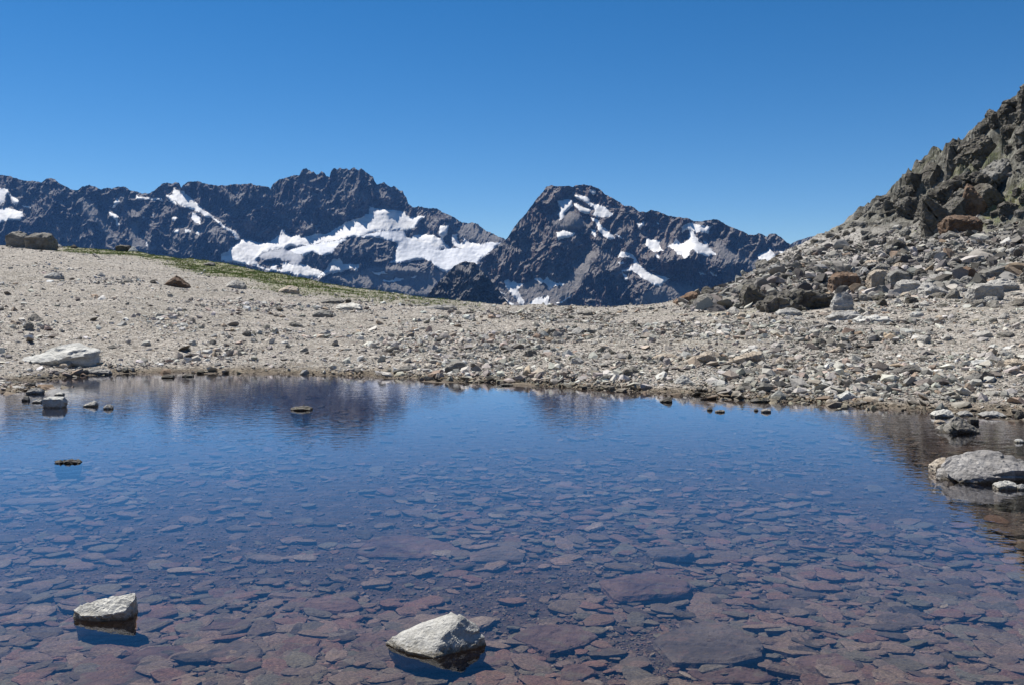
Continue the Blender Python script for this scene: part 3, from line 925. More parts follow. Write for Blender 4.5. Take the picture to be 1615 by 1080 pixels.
def layered_mesh(name, pts, seed, size, layers, dip, fine, rough):
    """a stone split along its bedding: the hull cut into layers, each worn back a little differently"""
    r = np.random.RandomState(seed)
    hull = bmesh.new()
    for p in pts:
        hull.verts.new(p)
    bmesh.ops.convex_hull(hull, input=hull.verts)
    bmesh.ops.delete(hull, geom=[v for v in hull.verts if not v.link_faces], context='VERTS')
    nrm = Vector((dip[0], dip[1], 1.0)).normalized()
    pr = [v.co.dot(nrm) for v in hull.verts]
    cut = np.linspace(min(pr), max(pr), layers + 1)
    cut[1:-1] += r.uniform(-.25, .25, layers - 1) * (cut[1] - cut[0])
    V, Fs, base = [], [], 0
    for a, b in zip(cut[:-1], cut[1:]):
        bm = hull.copy()
        for lim, sgn in ((a, 1), (b, -1)):
            bmesh.ops.bisect_plane(bm, geom=bm.verts[:] + bm.edges[:] + bm.faces[:], plane_co=nrm * lim, plane_no=nrm * -sgn, clear_outer=True)
            ed = [e for e in bm.edges if e.is_boundary]
            if ed:
                bmesh.ops.holes_fill(bm, edges=ed, sides=0)
        if len(bm.verts) < 4:
            bm.free()
            continue
        c = sum((v.co for v in bm.verts), Vector()) / len(bm.verts)
        sc = r.uniform(.82, 1.06)
        sh = Vector((r.normal() * .035, r.normal() * .035, 0)) * size
        for v in bm.verts:
            dv = v.co - c
            al = dv.dot(nrm) * nrm
            v.co = c + (dv - al) * sc + al * 1.04 + sh
        bmesh.ops.triangulate(bm, faces=bm.faces)
        for _ in range(6):
            es = [e for e in bm.edges if e.calc_length() > size * fine]
            if not es:
                break
            bmesh.ops.subdivide_edges(bm, edges=es, cuts=1)
            bmesh.ops.triangulate(bm, faces=bm.faces)
        bmesh.ops.smooth_vert(bm, verts=bm.verts, factor=.2, use_axis_x=True, use_axis_y=True, use_axis_z=True)
        bm.normal_update()
        bm.verts.index_update()
        co = np.array([v.co for v in bm.verts])
        no = np.array([v.normal for v in bm.verts])
        q = co * 2.2 / size + seed * 3.7
        d = rough * size * (.9 * fbm(q[:, 0], q[:, 1], q[:, 2], 3) + .7 * fbm(q[:, 0] * 3.5, q[:, 1] * 3.5, q[:, 2] * 3.5, 4, 2.1, .6))
        st = 2.0 * fbm(q[:, 0] * 1.4 + 4, q[:, 1] * 1.4, q[:, 2] * 1.4, 2)
        fl = np.floor(st)
        d += rough * size * 1.3 * (fl + sstep(.4, .6, st - fl) - st)
        V.append(co + no * d[:, None])
        Fs.append(np.array([[v.index for v in f.verts] for f in bm.faces]) + base)
        base += len(co)
        bm.free()
    hull.free()
    return np_mesh(name, np.concatenate(V), Fs, False)


PROF = {
    'block': ([(.02, .78), (.25, .98), (.6, 1.0), (.95, .90), (1.0, .55)], .80, .15),
    'slab': ([(.03, .45), (.25, .85), (.6, 1.0), (.93, .80), (1.0, .40)], .55, .1),
    'wedge': ([(.0, .22), (.35, .60), (.72, .98), (.90, .95), (1.0, .60)], .50, .1),        # tall at its far end in x
    'wedge_back': ([(.0, .55), (.12, .95), (.35, 1.0), (.70, .55), (1.0, .18)], .50, .1),
    'round': ([(.03, .45), (.22, .82), (.5, 1.0), (.78, .86), (.98, .42)], .45, .1),
    'peak': ([(.0, .20), (.25, .60), (.48, 1.0), (.72, .66), (1.0, .15)], .35, .1),
    'tower': ([(.04, .86), (.25, 1.0), (.55, .93), (.9, .70), (1.0, .40)], .75, .1),
    'lean': ([(.0, .75), (.10, 1.0), (.45, .80), (.85, .55), (1.0, .3)], .6, .2),
}


def profile_points(kind, w, d, h, sink, rng, front=None, wet=False):
    prof, fs, _ = PROF[kind]
    fs = front if front is not None else fs
    pts = []
    for fx, fz in prof:
        x = (fx - .5) * w
        pts.append((x, rng.uniform(-.10, .12) * d, fz * h))
        pts.append((x * .96, -d * (.36 + .14 * rng.rand()), h * fz * fs * rng.uniform(.75, 1.05)))
        pts.append((x * .92, d * (.40 + .10 * rng.rand()), h * fz * rng.uniform(.45, .85)))
        if wet:                                            # at the waterline, then narrowing to its foot on the bed
            pts.append((x * .94, -d * (.36 + .10 * rng.rand()), -.01))
            pts.append((x * .62, -d * .04, -sink))
            pts.append((x * .62, d * .42, -sink))
        else:
            pts.append((x * .90, -d * (.34 + .10 * rng.rand()), -sink))
            pts.append((x * .90, d * .42, -sink))
    return pts


STONES = 0


CUSTOM = {       # corner points: across, front to back, height (fractions)
    'white_pyramid': [(0, .55, .05), (.05, .5, .2), (.20, .66, .42), (.45, .72, .70), (.62, .76, .95), (.72, .58, 1.0), (.78, .55, .93), (.88, .60, .66), (.98, .52, .2), (1, .5, .02),
                      (.40, .03, .10), (.50, .0, .02), (.57, .22, .50), (.80, .36, .02), (.92, .45, .02), (.3, .95, 0), (.8, .97, 0), (.12, .35, .02), (.25, .15, .08)],
    'white_wedge': [(0, .4, .14), (0, .42, .34), (.15, .5, .5), (.55, .6, .8), (.90, .62, 1.0), (.97, .58, .96), (1, .45, .80), (1, .4, .0), (.92, .10, .42), (.5, .0, .26), (.22, .1, .22),
                    (.08, .35, 0), (.5, .22, 0), (.95, .25, 0), (.45, .95, 0), (.95, .9, 0), (.9, .9, .8)],
    'layered': [(0, .35, .1), (.03, .4, .45), (.12, .42, .72), (.35, .5, .82), (.5, .55, 1.0), (.60, .5, .96), (.8, .5, .72), (1, .5, .5), (1, .5, 0), (.08, .1, .02), (.3, .0, .05), (.42, .02, .24),
                (.7, .1, .38), (.95, .2, .32), (.10, .30, 0), (.40, .40, 0), (.7, .62, 0), (.95, .66, 0), (.2, .95, 0), (.9, .95, 0), (.5, .95, .6)],
    'long_wedge': [(0, .5, .24), (.02, .52, .36), (.3, .55, .56), (.58, .6, .96), (.72, .6, 1.0), (.94, .56, .76), (1, .5, .62), (1, .4, .1), (.1, .2, .15), (.42, .08, .2), (.6, .03, .3), (.75, .1, .46),
                   (.95, .2, .56), (.1, .3, 0), (.5, .18, 0), (.95, .22, 0), (.2, .9, 0), (.9, .9, 0)],
}


def custom_points(kind, w, d, h, sink, wet):
    pts = [((a - .5) * w, (b - .5) * d, c * h) for a, b, c in CUSTOM[kind]]
    k = .84 if wet else .9
    pts += [((a - .5) * w * k, (max(b, .28) - .5) * d, -sink) for a, b, c in CUSTOM[kind] if c <= .02]
    return pts


def place(name, kind, px, py, wpx, hpx, mat, label, cat, seed, depth=.75, water=False, bed=False, rot=0.0, tilt=0.0, layers=0, dip=(.2, -.1), rough=.03, ledge=.02, cuts=4, front=None, group=None, sink=.12):
    x, y, z = ground_hit(px, py, 0.0 if water else None)
    w, h = wpx * y / F, hpx * y / F
    rng = np.random.RandomState(seed)
    d = depth * w
    y += d * .42                                          # px,py is the foot of the front face
    zg = float(height(np.array([x]), np.array([y]))[0])
    zt = z + h
    if water:
        sk = max(-zg + .05, .1)
        base = 0.0
    else:
        base = min(z, zg)
        h = zt - base
        sk = sink * h + .04
    pts = custom_points(kind, w, d, h, sk, water) if kind in CUSTOM else profile_points(kind, w, d, h, sk, rng, front, water)
    fine_ = min(.2, max(.035, 4.0 / max(wpx, hpx)))
    if layers:
        me = layered_mesh(name, pts, seed, max(w, h), layers, dip, fine_, rough)
    else:
        me = hull_mesh(name, pts, seed, 6, rough, 1, max(w, h), ledge, min(.2, max(.035, 4.0 / max(wpx, hpx))))
    me.materials.append(M[mat])
    o = bpy.data.objects.new(name, me)
    COL.objects.link(o)
    o.location = (x, y, base)
    o.rotation_euler = (0, R(tilt), R(rot))
    tag(o, label, cat, group)
    return o


HERO = [
    # name, shape, px, py(foot), width, height, material, label, depth, water, extra
    ('boulder', 'long_wedge', 80, 578, 126, 36, 'white', 'big whitish wedge-shaped boulder lying on the gravel by the lake edge', .6, 0, dict(ledge=.022, rough=.02)),
    ('boulder', 'block', 57, 394, 41, 28, 'grey', 'larger squared grey boulder on the gravel crest, bigger half of a cracked pair', .9, 0, dict(front=.95)),
    ('boulder', 'block', 22, 390, 29, 25, 'grey', 'shorter grey boulder standing against the big squared one on the gravel crest', .9, 0, dict(front=.9)),
    ('rock', 'block', 192, 397, 23, 11, 'dark', 'dark mossy flat-topped rock on the grassy crest', .8, 0, dict(front=.95)),
    ('rock', 'peak', 208, 397, 13, 10, 'white', 'small white rock just beside the dark mossy rock on the grassy crest', .8, 0, {}),
    ('rock', 'round', 90, 391, 12, 6, 'pale', 'little pale rock between the big squared boulder and the grassy crest', .8, 0, {}),
    ('rock', 'round', 115, 392, 9, 6, 'dark', 'little dark rock on the start of the grassy crest', .8, 0, {}),
    ('rock', 'peak', 276, 453, 36, 19, 'rust', 'orange-brown peaked rock alone on the gravel slope', .7, 0, dict(front=.8)),
    ('rock', 'round', 369, 455, 32, 14, 'pale', 'light grey rounded rock on the gravel below the grass', .7, 0, {}),
    ('rock', 'slab', 328, 420, 18, 7, 'grey', 'flat grey rock lying in the grass of the crest', .8, 0, {}),
    ('rock', 'slab', 453, 463, 33, 12, 'tan', 'pinkish-beige flat rock below the tail of the grass strip', .7, 0, {}),
    ('rock', 'slab', 548, 489, 42, 11, 'white', 'smooth whitish slab on the gravel in the middle of the shore slope', .7, 0, {}),
    ('rock', 'slab', 522, 479, 36, 8, 'grey', 'flat grey slab just behind the smooth whitish slab', .7, 0, {}),
    ('rock', 'block', 549, 478, 9, 6, 'dark', 'small dark lump at the back of the smooth whitish slab', .8, 0, {}),
    ('rock', 'round', 507, 501, 32, 12, 'grey', 'broken grey rock with a dark hollow side below the smooth whitish slab', .7, 0, dict(front=.9)),
    ('rock', 'slab', 81, 440, 27, 11, 'pale', 'pale low rock in the gravel below the big squared boulder', .7, 0, {}),
    ('rock', 'peak', 158, 436, 12, 7, 'pale', 'small pale pointed rock alone on the pinkish gravel below the grassy crest', .7, 0, {}),
    ('rock', 'round', 240, 447, 9, 6, 'dark', 'small dark rock next to the orange-brown peaked rock', .7, 0, {}),
    ('rock', 'slab', 695, 489, 46, 9, 'pale', 'pale slab at the low brow of the shore, with small brown stones at its end', .6, 0, {}),
    ('stone', 'slab', 150, 590, 44, 8, 'pale', 'long flat pale slab at the waterline in front of the whitish wedge boulder', .35, 0, {}),
    ('stone', 'wedge', 96, 580, 26, 11, 'tan', 'small beige stone leaning at the foot of the whitish wedge boulder', .6, 0, {}),
    ('stone', 'slab', 65, 597, 26, 6, 'dark', 'flat dark wet stone at the edge of the corner shallows', .5, 1, {}),
    ('stone', 'slab', 263, 596, 20, 6, 'dark', 'flat black wet stone at the straight waterline, lower of a pair', .6, 1, {}),
    ('stone', 'slab', 295, 594, 18, 5, 'dark', 'smaller black wet stone at the straight waterline, upper of a pair', .6, 1, {}),
    ('stone', 'block', 82, 643, 32, 18, 'white', 'white cube-like stone standing in the water off the stony spit', .7, 1, dict(front=.95, ledge=.04)),
    ('stone', 'round', 39, 632, 11, 9, 'grey', 'small dark-bottomed round stone in the water beside the spit', .8, 1, {}),
    ('stone', 'slab', 92, 623, 14, 5, 'white', 'thin white stone just above water behind the white cube-like stone', .7, 1, {}),
    ('stone', 'wedge', 140, 641, 21, 9, 'pale', 'small pale wedge stone in the water, between the white cube-like stone and a rounder one', .7, 1, {}),
    ('stone', 'round', 169, 645, 14, 8, 'pale', 'small rounded stone with dark wet underside, farthest out from the spit', .8, 1, {}),
    ('stone', 'slab', 52, 621, 26, 10, 'pale', 'flat pale stone at the tip of the stony spit', .6, 1, {}),
    ('stone', 'slab', 57, 635, 14, 5, 'pale', 'low pale stone touching the water beside the white cube-like stone', .7, 1, {}),
    ('stone', 'slab', 14, 604, 30, 7, 'dark', 'dark flat stone at the root of the stony spit', .6, 1, {}),
    ('stone', 'slab', 22, 612, 28, 7, 'pale', 'pale flat stone in the middle of the stony spit', .6, 1, {}),
    ('stone', 'slab', 473, 647, 34, 6, 'dark', 'dark speckled low stone alone in the water under the mountain reflection', .6, 1, dict(rough=.04)),
    ('stone', 'slab', 103, 731, 42, 4, 'dark', 'thin dark stone barely breaking the open water', .5, 1, dict(rough=.05)),
    ('stone', 'white_wedge', 155, 979, 98, 35, 'white', 'whitish wedge stone with a dark crack standing in the clear shallows', .55, 1, dict(ledge=.030, rough=.018)),
    ('stone', 'white_pyramid', 684, 1034, 166, 46, 'white', 'large white pyramid-like stone rising from the clear shallows', .62, 1, dict(ledge=.008, rough=.014)),
    ('boulder', 'layered', 1564, 760, 160, 46, 'silver', 'big layered grey boulder in the water with a black shaded underside', .62, 1, dict(layers=7, dip=(.22, -.55), rough=.014)),
    ('stone', 'round', 1492, 746, 36, 24, 'tan', 'smooth beige stone leaning on the big layered grey boulder in the water', .8, 1, dict(front=.9)),
    ('stone', 'slab', 1590, 772, 36, 13, 'white', 'small knobbly white stone in front of the black underside of the layered boulder', .6, 1, {}),
    ('stone', 'slab', 1613, 773, 18, 9, 'pale', 'small pale stone beside the knobbly white one, cut by the picture edge', .7, 1, {}),
    ('rock', 'peak', 1520, 683, 66, 27, 'grey', 'grey ribbed rock in the shallows just off the stony shore', .6, 1, dict(layers=5, dip=(.3, -.6), rough=.02)),
    ('stone', 'slab', 1484, 667, 16, 5, 'tan', 'small flat beige stone by the grey ribbed rock', .7, 1, {}),
    ('stone', 'slab', 1490, 658, 36, 12, 'white', 'whitish flat slab on the waterline behind the grey ribbed rock', .6, 1, {}),
    ('stone', 'block', 1537, 668, 15, 10, 'dark', 'small dark square stone at the back of the grey ribbed rock', .8, 1, {}),
    ('stone', 'slab', 1524, 656, 24, 9, 'pale', 'pale tilted slab on the waterline next to the whitish flat slab', .6, 1, {}),
    ('stone', 'slab', 1568, 658, 40, 9, 'pale', 'long pale slab at the waterline beyond the small dark square stone', .5, 1, {}),
    ('stone', 'round', 1611, 660, 14, 16, 'dark', 'dark wet rock on the waterline at the picture edge', .8, 1, {}),
    ('stone', 'slab', 1609, 698, 14, 6, 'white', 'tiny white stone alone in the brown reflection near the layered boulder', .7, 1, {}),
    ('rock', 'round', 719, 587, 38, 19, 'grey', 'rounded dark grey rock half buried in the shore bank', .7, 0, dict(layers=2, dip=(.1, .1), rough=.015, ledge=0, front=.9)),
    ('rock', 'wedge', 637, 585, 28, 10, 'grey', 'dark-faced grey rock on the waterline in mid shore', .7, 0, {}),
    ('rock', 'block', 991, 594, 17, 12, 'dark', 'dark grey squarish rock standing on the pale shore stones', .8, 0, dict(front=.95)),
    ('rock', 'peak', 1080, 606, 32, 16, 'white', 'white angular rock just above the waterline', .7, 0, {}),
    ('rock', 'wedge', 1104, 575, 50, 22, 'tan', 'beige wedge rock with a dark blunt end on the shore', .6, 0, dict(layers=3, dip=(.25, -.3), front=.85)),
    ('rock', 'wedge', 1180, 573, 56, 20, 'tan', 'beige rock with a brown blunt end next to the beige wedge rock', .6, 0, dict(layers=3, dip=(.3, -.3), front=.85)),
    ('rock', 'slab', 1050, 567, 40, 9, 'tan', 'flat orange-beige slab on the shore above the dark squarish rock', .6, 0, {}),
    ('rock', 'peak', 1340, 631, 34, 15, 'white', 'pale triangular rock with a dark side on the waterline', .6, 0, dict(front=.8)),
    ('rock', 'wedge', 1432, 590, 50, 15, 'grey', 'grey rock with a rough dark end on the broad shore flat', .6, 0, {}),
    ('rock', 'slab', 1550, 578, 34, 11, 'white', 'pale triangular slab on the broad shore flat', .7, 0, {}),
    ('rock', 'slab', 1603, 578, 34, 13, 'tan', 'wide pale beige slab at the picture edge of the shore flat', .7, 0, {}),
    ('rock', 'wedge', 1085, 480, 40, 21, 'rust', 'brown overhanging boulder at the low end of the boulder field', .8, 0, dict(front=.95)),
    ('stone', 'wedge', 1051, 634, 19, 8, 'dark', 'dark tilted stone in the water near the brown bank reflection', .6, 1, {}),
    ('stone', 'round', 1120, 647, 9, 5, 'dark', 'tiny dark stone in the water, first of a small row', .8, 1, {}),
    ('stone', 'slab', 1136, 650, 16, 4, 'grey', 'tiny flat grey stone in the water, second of a small row', .6, 1, {}),
    ('stone', 'round', 1193, 648, 7, 4, 'dark', 'tiny round dark stone in the water, third of a small row', .8, 1, {}),
    ('stone', 'slab', 1209, 650, 16, 6, 'pale', 'tiny pale stone in the water, last of a small row', .6, 1, {}),
    ('stone', 'slab', 1200, 634, 32, 7, 'dark', 'dark flat stone on the waterline behind the tiny row', .5, 1, {}),
    ('stone', 'slab', 799, 608, 22, 4, 'dark', 'thin dark stone lying in the water off mid shore', .5, 1, {}),
    ('stone', 'slab', 925, 613, 16, 4, 'dark', 'narrow dark stone in the water under the pyramid mountain', .5, 1, {}),
    # boulder field
    ('boulder', 'slab', 1258, 491, 124, 36, 'dark', 'huge dark brown low boulder at the front of the boulder field', .6, 0, dict(layers=3, dip=(.5, -.4), front=.9, rough=.04)),
    ('boulder', 'wedge_back', 1198, 483, 52, 36, 'dark', 'dark tilted slab boulder leaning behind the huge low one', .7, 0, dict(front=.9)),
    ('boulder', 'wedge', 1180, 460, 44, 22, 'grey', 'pale grey slab tilted up in the boulder field', .7, 0, {}),
    ('boulder', 'block', 1335, 461, 46, 32, 'rust', 'rust-brown rounded block in the boulder field', .7, 0, dict(front=.95)),
    ('boulder', 'block', 1390, 457, 34, 32, 'tan', 'tan cracked block with a rusty side next to the rust-brown block', .8, 0, dict(front=.95)),
    ('boulder', 'block', 1420, 455, 34, 28, 'grey', 'grey cracked block standing next to the tan one', .8, 0, dict(front=.9)),
    ('boulder', 'slab', 1330, 489, 36, 30, 'pale', 'pale streaked slab standing at the end of the huge dark boulder', .5, 0, dict(front=.5)),
    ('boulder', 'block', 1438, 465, 38, 24, 'pale', 'pale striped block behind the flat shore', .8, 0, {}),
    ('boulder', 'wedge_back', 1480, 466, 44, 22, 'pale', 'pale wedge block beside the pale striped block', .7, 0, {}),
    ('boulder', 'block', 1560, 475, 48, 28, 'pale', 'large pale squared block at the foot of the boulder field', .8, 0, dict(front=.9)),
    ('boulder', 'slab', 1585, 460, 50, 22, 'pale', 'broad pale slab resting behind the large pale squared block', .7, 0, {}),
    ('boulder', 'peak', 1532, 440, 36, 20, 'rust', 'brown peaked boulder among pale ones below the scree', .8, 0, dict(front=.9)),
    ('boulder', 'slab', 1580, 438, 56, 18, 'grey', 'long dark grey slab lying across the top of pale blocks', .7, 0, dict(front=.9)),
    ('boulder', 'slab', 1415, 397, 34, 20, 'dark', 'dark smooth slab boulder alone on the grey scree', .7, 0, dict(front=.8)),
    ('boulder', 'block', 1522, 368, 58, 30, 'rust', 'big rust-coloured boulder at the foot of the dark crag', .7, 0, dict(front=.9)),
    ('crag', 'lean', 1483, 366, 42, 66, 'dark', 'dark leaning rock slab jutting from the hillside', .8, 0, dict(layers=3, dip=(2.0, .3), front=.9, rot=-14, tilt=-9, ledge=.05, sink=.4)),
    ('crag', 'wedge', 1512, 348, 46, 56, 'dark', 'brown-streaked rock tooth next to the dark leaning slab', .9, 0, dict(layers=4, dip=(1.6, .4), front=.8, rot=18, tilt=8, ledge=.05, sink=.4)),
    ('crag', 'lean', 1541, 338, 40, 46, 'rust', 'rust-sided rock tooth above the big rust-coloured boulder', .9, 0, dict(layers=3, dip=(-1.5, .3), front=.8, rot=-20, tilt=10, ledge=.05, sink=.4)),
    ('crag', 'wedge_back', 1567, 328, 50, 40, 'dark', 'dark square crag above the green ledge', .9, 0, dict(layers=4, dip=(1.2, .2), front=.9, rot=12, tilt=6, ledge=.05, sink=.4)),
    ('crag', 'slab', 1530, 312, 96, 40, 'dark', 'broad dark outcrop that joins the rock teeth at their top', .7, 0, dict(layers=6, dip=(1.3, .4), front=.85, rot=-8, tilt=-14, ledge=.06, rough=.05, sink=.5)),
    ('crag', 'wedge', 1580, 285, 70, 34, 'grey', 'greyish outcrop ledge higher up between two green patches', .8, 0, dict(layers=5, dip=(.9, -.3), front=.85, rot=10, tilt=-16, ledge=.06, rough=.05, sink=.5)),
    ('crag', 'lean', 1518, 250, 36, 38, 'dark', 'dark rock tower on the skyline of the hillside', .9, 0, dict(layers=3, dip=(1.8, .3), front=.9, rot=-20, tilt=5, ledge=.05, sink=.4)),
    ('crag', 'wedge', 1550, 246, 62, 34, 'dark', 'broad dark crag behind the skyline tower', .8, 0, dict(layers=5, dip=(1.1, .4), front=.8, rot=15, tilt=-14, ledge=.05, rough=.05, sink=.5)),
    ('crag', 'lean', 1452, 288, 28, 20, 'dark', 'pointed dark crag poking out over the skyline', .9, 0, dict(front=.9, layers=3, dip=(1.4, .2), tilt=-10, sink=.5)),
    ('crag', 'peak', 1476, 284, 34, 30, 'dark', 'dark peaked crag just uphill of the pointed one', .9, 0, dict(layers=3, dip=(1.5, .3), front=.8, rot=20, tilt=-8, ledge=.05, sink=.4)),
    ('crag', 'block', 1440, 346, 36, 36, 'dark', 'dark shadowed crag below the pointed skyline crag', .8, 0, dict(layers=4, dip=(1.2, .2), front=.9, rot=-25, tilt=-12, ledge=.06, rough=.05, sink=.5)),
    ('crag', 'block', 1466, 338, 28, 30, 'dark', 'dark crag beside the shadowed one with pale rubble below', .9, 0, dict(layers=4, dip=(-1.4, .2), front=.8, rot=25, tilt=10, ledge=.05, rough=.05, sink=.5)),
    ('crag', 'block', 1562, 204, 30, 18, 'dark', 'small dark crag on the skyline above the rock tower', .9, 0, dict(layers=3, dip=(1.2, .3), tilt=-14, rough=.05, sink=.5)),
    ('crag', 'lean', 1582, 190, 30, 20, 'dark', 'dark knobbly crag stepping up the skyline', .9, 0, dict(layers=4, dip=(-1.2, .3), tilt=-10, rough=.05, sink=.5)),
    ('crag', 'block', 1601, 180, 32, 22, 'dark', 'dark crag below the topmost pillar', .9, 0, dict(layers=3, dip=(1.2, .3), tilt=-12, rough=.05, sink=.5)),
    ('crag', 'tower', 1617, 168, 18, 38, 'dark', 'narrow dark pillar topping the hillside at the picture edge', .8, 0, dict(front=.9, tilt=6, ledge=.05, sink=.4)),
    ('rock', 'slab', 1335, 505, 60, 14, 'pale', 'wide pale flat ledge of rock in front of the streaked slab', .5, 0, {}),
    ('rock', 'slab', 1245, 498, 40, 12, 'pale', 'pale flat rock at the front foot of the huge dark boulder', .6, 0, {}),
    ('rock', 'slab', 1380, 510, 60, 12, 'white', 'long whitish ledge of rock on the flat before the boulder field', .5, 0, {}),
]
for i, (nm, shp, px, py, w, h, mt, lab, dp, wat, ex) in enumerate(HERO):
    place(nm, shp, px, py, w, h, mt, lab, {'crag': 'crag', 'boulder': 'boulder', 'rock': 'rock', 'stone': 'stone'}[nm], 100 + i * 7, dp, bool(wat), **ex)

# slabs lying on the bed, seen through the water: centre px, py, width, height in the photograph
BED = [
    (645, 868, 185, 34, 'slab_red', 'long reddish slab under water in the middle of the shallows'),
    (785, 880, 100, 34, 'slab_grey', 'grey-green slab under water beside the long reddish slab'),
    (1015, 940, 148, 44, 'slab_red', 'red submerged slab with a steep front edge'),
    (875, 1015, 140, 56, 'slab_red', 'brown-red striped slab under water beside the white pyramid-like stone'),
    (1112, 1022, 168, 84, 'slab_grey', 'biggest grey slab under water, broad and speckled'),
    (752, 1050, 106, 26, 'slab_red', 'flat pinkish slab under water just in front of the white pyramid-like stone'),
    (255, 1044, 116, 36, 'slab_red', 'rounded reddish slab under water below the wedge stone'),
    (372, 1040, 114, 40, 'slab_grey', 'oval grey-brown slab under water next to the rounded reddish one'),
    (485, 1036, 44, 30, 'slab_red', 'round red cobble under water'),
    (600, 1018, 96, 40, 'slab_red', 'purple-red slab under water against the white pyramid-like stone'),
    (520, 960, 118, 26, 'slab_red', 'dull red slab under water behind the white pyramid-like stone'),
    (340, 992, 130, 26, 'slab_red', 'brown-pink flat slab under water between the two white stones'),
    (150, 1080, 260, 40, 'slab_red', 'broad red slab under water cut by the bottom edge'),
    (420, 885, 60, 14, 'slab_grey', 'thin grey slab far out under the water'),
    (60, 795, 105, 14, 'slab_grey', 'long thin grey slab under open water'),
    (190, 880, 66, 16, 'slab_red', 'pinkish slab under water behind the wedge stone'),
    (1440, 1050, 120, 34, 'slab_grey', 'long grey-brown slab under water in the corner shallows'),
    (1300, 1055, 110, 34, 'slab_red', 'purple-brown slab under water beside the biggest grey slab'),
    (910, 1068, 70, 30, 'slab_red', 'dark red slab under water at the bottom edge'),
    (1160, 1074, 150, 26, 'slab_red', 'long red slab under water in front of the biggest grey slab'),
    (1420, 985, 80, 24, 'slab_grey', 'grey slab under water amid small purple cobbles'),
    (1245, 960, 80, 22, 'slab_grey', 'flat grey slab under water behind the biggest one'),
    (1060, 885, 90, 18, 'slab_grey', 'low grey slab under water behind the red steep-edged slab'),
    (1510, 1030, 70, 26, 'slab_red', 'reddish slab under water toward the picture corner'),
    (1000, 1052, 60, 24, 'slab_grey', 'small brown slab under water between the striped and the biggest slab'),
]
rng = np.random.RandomState(5)
for i, (px, py, w, h, mt, lab) in enumerate(BED):
    x, y, z = ground_hit(px, py)
    wm = w * y / F
    dm = min(max(h * y * y / (F * (H - z)), .10), 1.1)
    hm = min(.035, .07 * dm + .012) * (2.2 if 'steep' in lab else 1.0)
    pts = []
    n = rng.randint(7, 11)
    for k in range(n):
        a = 2 * math.pi * (k + rng.uniform(-.3, .3)) / n
        q = .5 * rng.uniform(.70, 1.10)
        ex = abs(math.cos(a)) ** .8 * (1 if math.cos(a) > 0 else -1)
        ey = abs(math.sin(a)) ** .8 * (1 if math.sin(a) > 0 else -1)
        pts += [(ex * q * wm, ey * q * dm, -.05), (ex * q * wm * .96, ey * q * dm * .94, hm * rng.uniform(.5, .85)), (ex * q * wm * .86, ey * q * dm * .86, hm * rng.uniform(.92, 1.05))]
    me = hull_mesh('slab', pts, 900 + i, 6, .010, 1, max(wm, dm), .010, .05)
    me.materials.append(M[mt])
    o = bpy.data.objects.new('flat_stone', me)
    COL.objects.link(o)
    o.location = (x, y, z)
    o.rotation_euler = (R(rng.uniform(-3, 3)), R(rng.uniform(-4, 4)), R(rng.uniform(-9, 9)))
    tag(o, lab, 'flat stone')

# shared shapes for the ordinary stones
SHAPES = []
for k in range(28):
    rng = np.random.RandomState(300 + k)
    kd = ['block', 'slab', 'wedge', 'wedge_back', 'round', 'peak', 'slab', 'block'][k % 8]
    SHAPES.append((kd, hull_mesh('boulder', profile_points(kd, 1, rng.uniform(.6, 1.0), rng.uniform(.42, .75) if kd != 'slab' else rng.uniform(.22, .38), .15, rng, rng.uniform(.4, .95)), 300 + k, 3, .035, 1, 1.0, .03)))

CRAGS = []
for k in range(10):
    rng = np.random.RandomState(700 + k)
    kd = ['wedge', 'wedge_back', 'block', 'slab', 'lean'][k % 5]
    CRAGS.append(layered_mesh('crag', profile_points(kd, 1, rng.uniform(.6, 1.0), rng.uniform(.4, .7), .3, rng, rng.uniform(.5, .95)), 700 + k, 1.0, rng.randint(3, 6), (rng.uniform(-1.6, 1.6), rng.uniform(-.4, .4)), .07, .035))

ZONES = [
    # name, category, count, px range, py range, size px (min, max), materials (weights), label, group
    ('boulder', 'boulder', 70, (1090, 1640), (415, 485), (18, 40), [('grey', 6), ('pale', 2), ('dark', 2), ('tan', 1)],
     'ordinary {} angular block jammed in the boulder field below the scree', 'blocks of the boulder field'),
    ('boulder', 'boulder', 60, (1230, 1640), (350, 418), (11, 26), [('grey', 6), ('pale', 1), ('dark', 2)],
     'smaller {} block strewn over the upper scree of the hillside', 'blocks on the upper scree'),
    ('crag', 'crag', 46, (1290, 1640), (150, 340), (12, 54), [('dark', 5), ('grey', 1)],
     'plain {} rock outcrop among rubble on the steep upper hillside', 'outcrops on the steep hillside'),
    ('crag', 'crag', 34, (1225, 1470), None, (7, 22), [('dark', 4), ('grey', 4)],
     'small {} rock knob along the lower skyline of the hillside', 'rock knobs along the lower skyline'),
    ('rock', 'rock', 55, (10, 1060), (490, 582), (9, 24), [('pale', 5), ('grey', 3), ('white', 2), ('tan', 1)],
     'ordinary {} stone in the rubble of the shore slope', 'stones of the shore slope'),
    ('rock', 'rock', 55, (1060, 1610), (495, 640), (10, 28), [('pale', 5), ('grey', 3), ('white', 1), ('tan', 2)],
     'ordinary {} stone on the broad shore flat before the boulder field', 'stones of the broad shore flat'),
]
WORD = {'grey': 'grey', 'pale': 'pale', 'dark': 'dark', 'tan': 'beige', 'white': 'whitish', 'rust': 'rusty'}
MESHES = {}
taken = [(h[2], h[3] - h[5] / 2, h[4] * .45) for h in HERO]
rng = np.random.RandomState(42)
